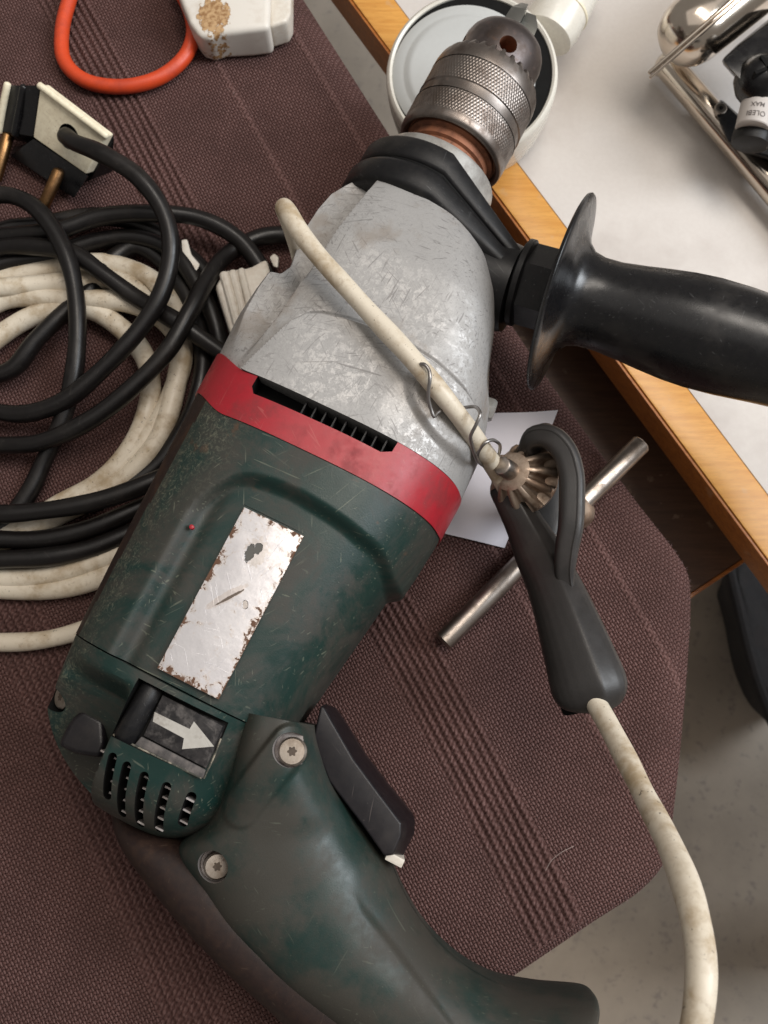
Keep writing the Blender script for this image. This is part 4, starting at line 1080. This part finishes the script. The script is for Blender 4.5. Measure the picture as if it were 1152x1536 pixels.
# --- rear cap with vents, switch window
RU = np.concatenate([np.linspace(-214.4, -238, 30), -238-20*np.sin(np.linspace(.02, 1, 34)*PI/2)])
secs = []
for u in RU:
    c = math.sqrt(max(1-(max(0, -238-u)/20.4)**2, .0004))
    k = sstep(-214, -250, u)
    cv = interp(u, [-258, -238, -214], [16, 8, 7]); hl = interp(u, [-258, -238, -214], [31.5, 34.6, 36.0])*c**.48; hr = interp(u, [-258, -238, -214], [22, 33, 35])*c**.9
    zt = ZA+(41.4-3.5*sstep(-222, -242, u))*c**.95
    p = sec(u, cv-hl, cv+hr, zt, 2*ZA-zt+3, float(interp(u, [-240, -214], [2.45, 2.75])), 260)
    # shoulder column on the left stands lower than the vent face
    v, z = p[:, 1], p[:, 2]
    p[:, 2] = z-np.clip(z-(70-.9*np.clip(-u-226, 0, 30)), 0, None)*sstep(2.5, -1.5, v)*(z > ZA)*sstep(-218, -226, u)
    secs.append(p)
rear = dpart('rear_cap', loft(secs), HOUSING, angle=45)
win = loft([np.array([(-216.2, 1.8, 77.4), (-216.2, 29.6, 77.4), (-233.0, 30.8, 77.4), (-233.8, 1.4, 77.4)]), np.array([(-216.2, 1.8, 95), (-216.2, 29.6, 95), (-233.0, 30.8, 95), (-233.8, 1.4, 95)])])
dcut(rear, [win], DARK)
slots_px = [((161.5, 1115), (157.5, 1155)), ((180, 1128), (170, 1197)), ((200.6, 1141), (189, 1224)), ((225.6, 1156), (212.5, 1240)), ((257, 1172), (239, 1248)), ((290.5, 1188), (276.5, 1238))]
cutters, ribs = [], []
for (x0, y0), (x1, y1) in slots_px:
    a = D(x0, y0, 74); b = D(x1, y1, 63 if y1 > 1200 else 66)
    d = (b-a)[:2]; ln = np.linalg.norm(d); d /= ln; q = np.array([-d[1], d[0]]); r = 1.3
    poly = []
    for t in np.linspace(-PI/2, PI/2, 7): poly.append(b[:2]-d*r+d*r*math.cos(t)+q*r*math.sin(t))
    for t in np.linspace(PI/2, 3*PI/2, 7): poly.append(a[:2]+d*r+d*r*math.cos(t)+q*r*math.sin(t))
    cutters.append(loft([np.array([(x, y, 40) for x, y in poly]), np.array([(x, y, 96) for x, y in poly])]))
    nr = max(2, int(ln/3.0))
    for i in range(nr):
        m_ = a[:2]+d*(ln*(i+.65)/nr); zc = np.interp(i/nr, [0, 1], [a[2], b[2]])
        ribs.append(box((m_[0]-.26, m_[1]-1.25, zc-8), (m_[0]+.26, m_[1]+1.25, zc-.2)))
dcut(rear, cutters, DARK)
dpart('vent_ribs', join(*ribs), PALE_METAL, rear, angle=20)
edge_w = spline([(-233.5, 2.0, 78.2), (-233.4, 10, 78.7), (-233.2, 20, 78.6), (-232.9, 29.8, 77.9)], 1.5)
dpart('worn_lip', tube(edge_w, .33, 8), TAN2, rear)
dpart('worn_lip', tube(spline([(-232.6, 30.6, 77.9), (-226, 30.4, 78.6), (-221, 29.9, 79.3)], 1.5), .26, 8), TAN2, rear)
# direction slider
slp = dpart('direction_slider', bevelled(loft([np.array([(-217.2, 9.2, 77.6), (-217.2, 29.2, 77.6), (-230.2, 30.0, 77.6), (-230.2, 9.6, 77.6)]), np.array([(-217.6, 9.4, 80.2), (-217.6, 28.9, 80.0), (-229.9, 29.7, 78.6), (-229.9, 9.8, 78.8)])]), .3), SLIDER, angle=30)
dpart('slider_knob', tube(np.array([(-217.4, 5.6, 78.6), (-222, 5.5, 78.8), (-228, 5.3, 78.4), (-232.8, 5.2, 77.4)]), 3.3, 20), BLACK_MATT, slp)
dpart('slider_ledge', bevelled(loft([np.array([(-230.4, 9.4, 77.5), (-230.4, 30.0, 77.5), (-233.0, 30.4, 77.5), (-233.4, 8.6, 77.5)]), np.array([(-230.4, 9.4, 78.9), (-230.4, 30.0, 78.8), (-232.7, 30.4, 78.4), (-233.1, 8.8, 78.5)])]), .2), m_plastic('dusty_black', (.05, .046, .045), (.16, .14, .13), .7, (.35, .7), None, bump=.1, seed=30, dirt_scale=.25), slp)
arrow = [(232, 1068), (284.5, 1093.6), (291.3, 1082.2), (321, 1119.7), (272.5, 1123.8), (275.6, 1107.4), (228.8, 1082.3)]
ap = [D(x, y, 79.6) for x, y in arrow]
def slz(u): return float(np.interp(u, [-229.9, -217.6], [78.72, 80.1]))
at_ = np.array([(p[0], p[1], slz(p[0])+.16) for p in ap]); ab_ = at_-np.array([0, 0, .5])
dpart('arrow_mark', loft([ab_, at_]), WHITE_PRINT, slp, angle=10)
# side dial, screws
dial_px = [(98, 1092), (108, 1076), (124, 1064), (155, 1080), (157, 1116), (150, 1137), (112, 1131), (86, 1118)]
dt = np.array([D(x, y, 63) for x, y in dial_px]); db = dt.copy(); db[:, 2] = 34; db[:, :2] = db[:, :2]*1.0
dpart('speed_dial', bevelled(loft([db, dt]), 1.6, 3), TRIGGER, angle=40)
sc_ = D(100, 1046, 58)
rh = lathe([(-6, 4.6), (12, 4.6)], sc_, (-.25, -.6, .75), 32)
dcut(rear, [rh], DARK)
def torx(org, axis, r, parent=None):
    s = dpart('screw', lathe([(-3, r), (-.6, r), (0, r*.86), (0.05, r*.5)], org, axis, 32), SCREW, parent)
    def star(ss, th, rr): return np.zeros_like(th), rr*(1+.18*np.cos(6*th))
    dpart('screw_recess', lathe([(-.2, r*.30), (.08, r*.30)], org, axis, 48, star), SCREW_BROWN, s)
torx(sc_+np.array([-.25, -.6, .75])*2.2, (-.25, -.6, .75), 3.7)
# --- pistol grip: loft between its rear edge and its trigger-side edge
GP = [  # rear edge (u, v), front edge (u, v), top z, half height below
    ((-212.6, 29.0), (-206.6, 50.6), 79.0), ((-222, 31.0), (-211.2, 54.2), 78.4), ((-234, 33.0), (-218.5, 62.1), 76.0), ((-246, 33.5), (-223.5, 70.2), 73.2), ((-258, 29.0), (-227.6, 78.0), 71.0),
    ((-266, 40), (-232.8, 89.0), 69.2), ((-271, 49), (-238.6, 96.4), 68.6), ((-274.5, 59.5), (-244.0, 105.0), 68.0), ((-278, 72), (-247.8, 114.6), 67.6), ((-281, 88), (-249.9, 125.3), 67.0),
    ((-284, 105), (-249.5, 136.2), 66.6), ((-287, 124), (-246.0, 147.7), 67.0), ((-288, 140), (-241.6, 158.0), 67.8), ((-291, 146), (-240.4, 161.4), 67.4), ((-292, 147), (-241.2, 162.6), 66.2)]
tt_ = np.arange(len(GP)); fine = np.linspace(0, len(GP)-1, 240)
g_ = np.array([(a[0], a[1], b[0], b[1], z) for a, b, z in GP])
gi = np.stack([smooth_interp(fine, tt_, g_[:, k]) for k in range(5)], 1)
secs = []
N = 240; th = np.linspace(0, 2*PI, N, endpoint=False)
for row, f_ in zip(gi, fine):
    a = row[:2]; b = row[2:4]; n = float(np.interp(f_, [1, 5], [2.9, 2.5]))
    c, s = np.cos(th), np.sin(th); r = (np.abs(c)**n+np.abs(s)**n)**(-1/n)
    zb_ = float(np.interp(f_, [0, 4], [6, 10]))
    hz = (row[4]-zb_)/2
    m_ = (a+b)/2; h_ = (b-a)/2
    p = np.stack([m_[0]+h_[0]*r*c, m_[1]+h_[1]*r*c, (row[4]+zb_)/2+hz*r*s], 1)
    u, v, z = p[:, 0].copy(), p[:, 1].copy(), p[:, 2].copy()
    # raised screw boss running back from the shell joint
    e0, e1 = np.array([-213.5, 48.2]), np.array([-236.0, 43.0]); ev = e1-e0
    w_ = np.clip(((u-e0[0])*ev[0]+(v-e0[1])*ev[1])/(ev@ev), 0, 1)
    dd = np.hypot(u-e0[0]-w_*ev[0], v-e0[1]-w_*ev[1])
    p[:, 2] += (z > 45)*(2.2*sstep(6.2, 4.6, dd)*(1-.55*w_))
    # crease along the palm
    cu = np.interp(v, [80, 86.6, 101.6, 123.1, 150], [-241, -245.7, -252.2, -262.1, -276])
    p[:, 2] -= (z > 45)*1.3*sstep(-1.0, .9, u-cu)*sstep(80, 92, v)*sstep(150, 135, v)
    secs.append(p)
grip = dpart('grip_shell', loft(secs), GREEN, angle=45)
s1, s2 = D(436, 1125, 78), D(316, 1303, 70)
h1 = lathe([(0, 4.9), (30, 4.9)], (s1[0], s1[1], 74.0), (0, 0, 1), 40)
h2 = lathe([(0, 4.7), (30, 4.7)], (s2[0], s2[1], 60.0), (0, 0, 1), 40)
dcut(grip, [h1, h2], PALE_METAL)
torx(np.array([s1[0]-.2, s1[1]+.5, 77.4]), (0.05, -.02, 1), 4.1, grip)
torx(np.array([s2[0], s2[1]+.8, 63.4]), (0.05, .25, 1), 3.9, grip)
# dark strip along the rear edge of the grip
ST = [((-251, -2), (-252, 14), 44), ((-258.5, 2), (-256.5, 20), 50), ((-266, 11), (-258, 27.6), 57), ((-272, 25), (-262, 42), 60), ((-277.6, 41), (-267, 54), 61), ((-282.6, 58), (-271, 68), 61), ((-287, 77.3), (-274, 84), 61), ((-292, 96), (-276.5, 100), 61), ((-300, 125), (-284, 128), 60), ((-306, 150), (-292, 152), 58)]
s_ = np.array([(a[0], a[1], b[0], b[1], z) for a, b, z in ST]); tt_ = np.arange(len(ST)); fine = np.linspace(0, len(ST)-1, 90)
si = np.stack([smooth_interp(fine, tt_, s_[:, k]) for k in range(5)], 1); secs = []
N = 80; th = np.linspace(0, 2*PI, N, endpoint=False)
for row in si:
    a = row[:2]; b = row[2:4]+(row[2:4]-row[:2])*.55; n = 2.6
    c, s = np.cos(th), np.sin(th); r = (np.abs(c)**n+np.abs(s)**n)**(-1/n)
    m_ = (a+b)/2; h_ = (b-a)/2; zb_ = 12
    secs.append(np.stack([m_[0]+h_[0]*r*c, m_[1]+h_[1]*r*c, (row[4]+zb_)/2+(row[4]-zb_)/2*r*s], 1))
dpart('grip_back_strip', loft(secs), BROWN_RUBBER, angle=45)
# trigger
tp = [(-199.6, 49.6), (-199.2, 52.6), (-203.0, 59.5), (-207.9, 67.4), (-213.4, 79.0), (-218.4, 90.6), (-222.4, 92.2), (-229.8, 92.0), (-231.4, 87.4), (-226, 76.0), (-219.5, 62.0), (-211, 52.0)]
tp_top = [(-200.6, 49.4), (-200.6, 50.6), (-205.2, 57.6), (-210.4, 65.6), (-216.0, 77.0), (-220.6, 86.6), (-224.0, 88.2), (-229.6, 88.4), (-231.2, 86.2), (-226, 76.0), (-219.5, 62.0), (-211, 52.0)]
trig = dpart('trigger', bevelled(loft([np.array([(a, b, 27) for a, b in tp]), np.array([(a, b, 47) for a, b in tp]), np.array([(a, b, 57.6) for a, b in tp_top])]), .9, 3, 24), TRIGGER, angle=40)
dpart('trigger_stop', bevelled(box((-232.2, 86.8, 38), (-229.6, 92.4, 56)), .4), WHITE_PLUG, trig)
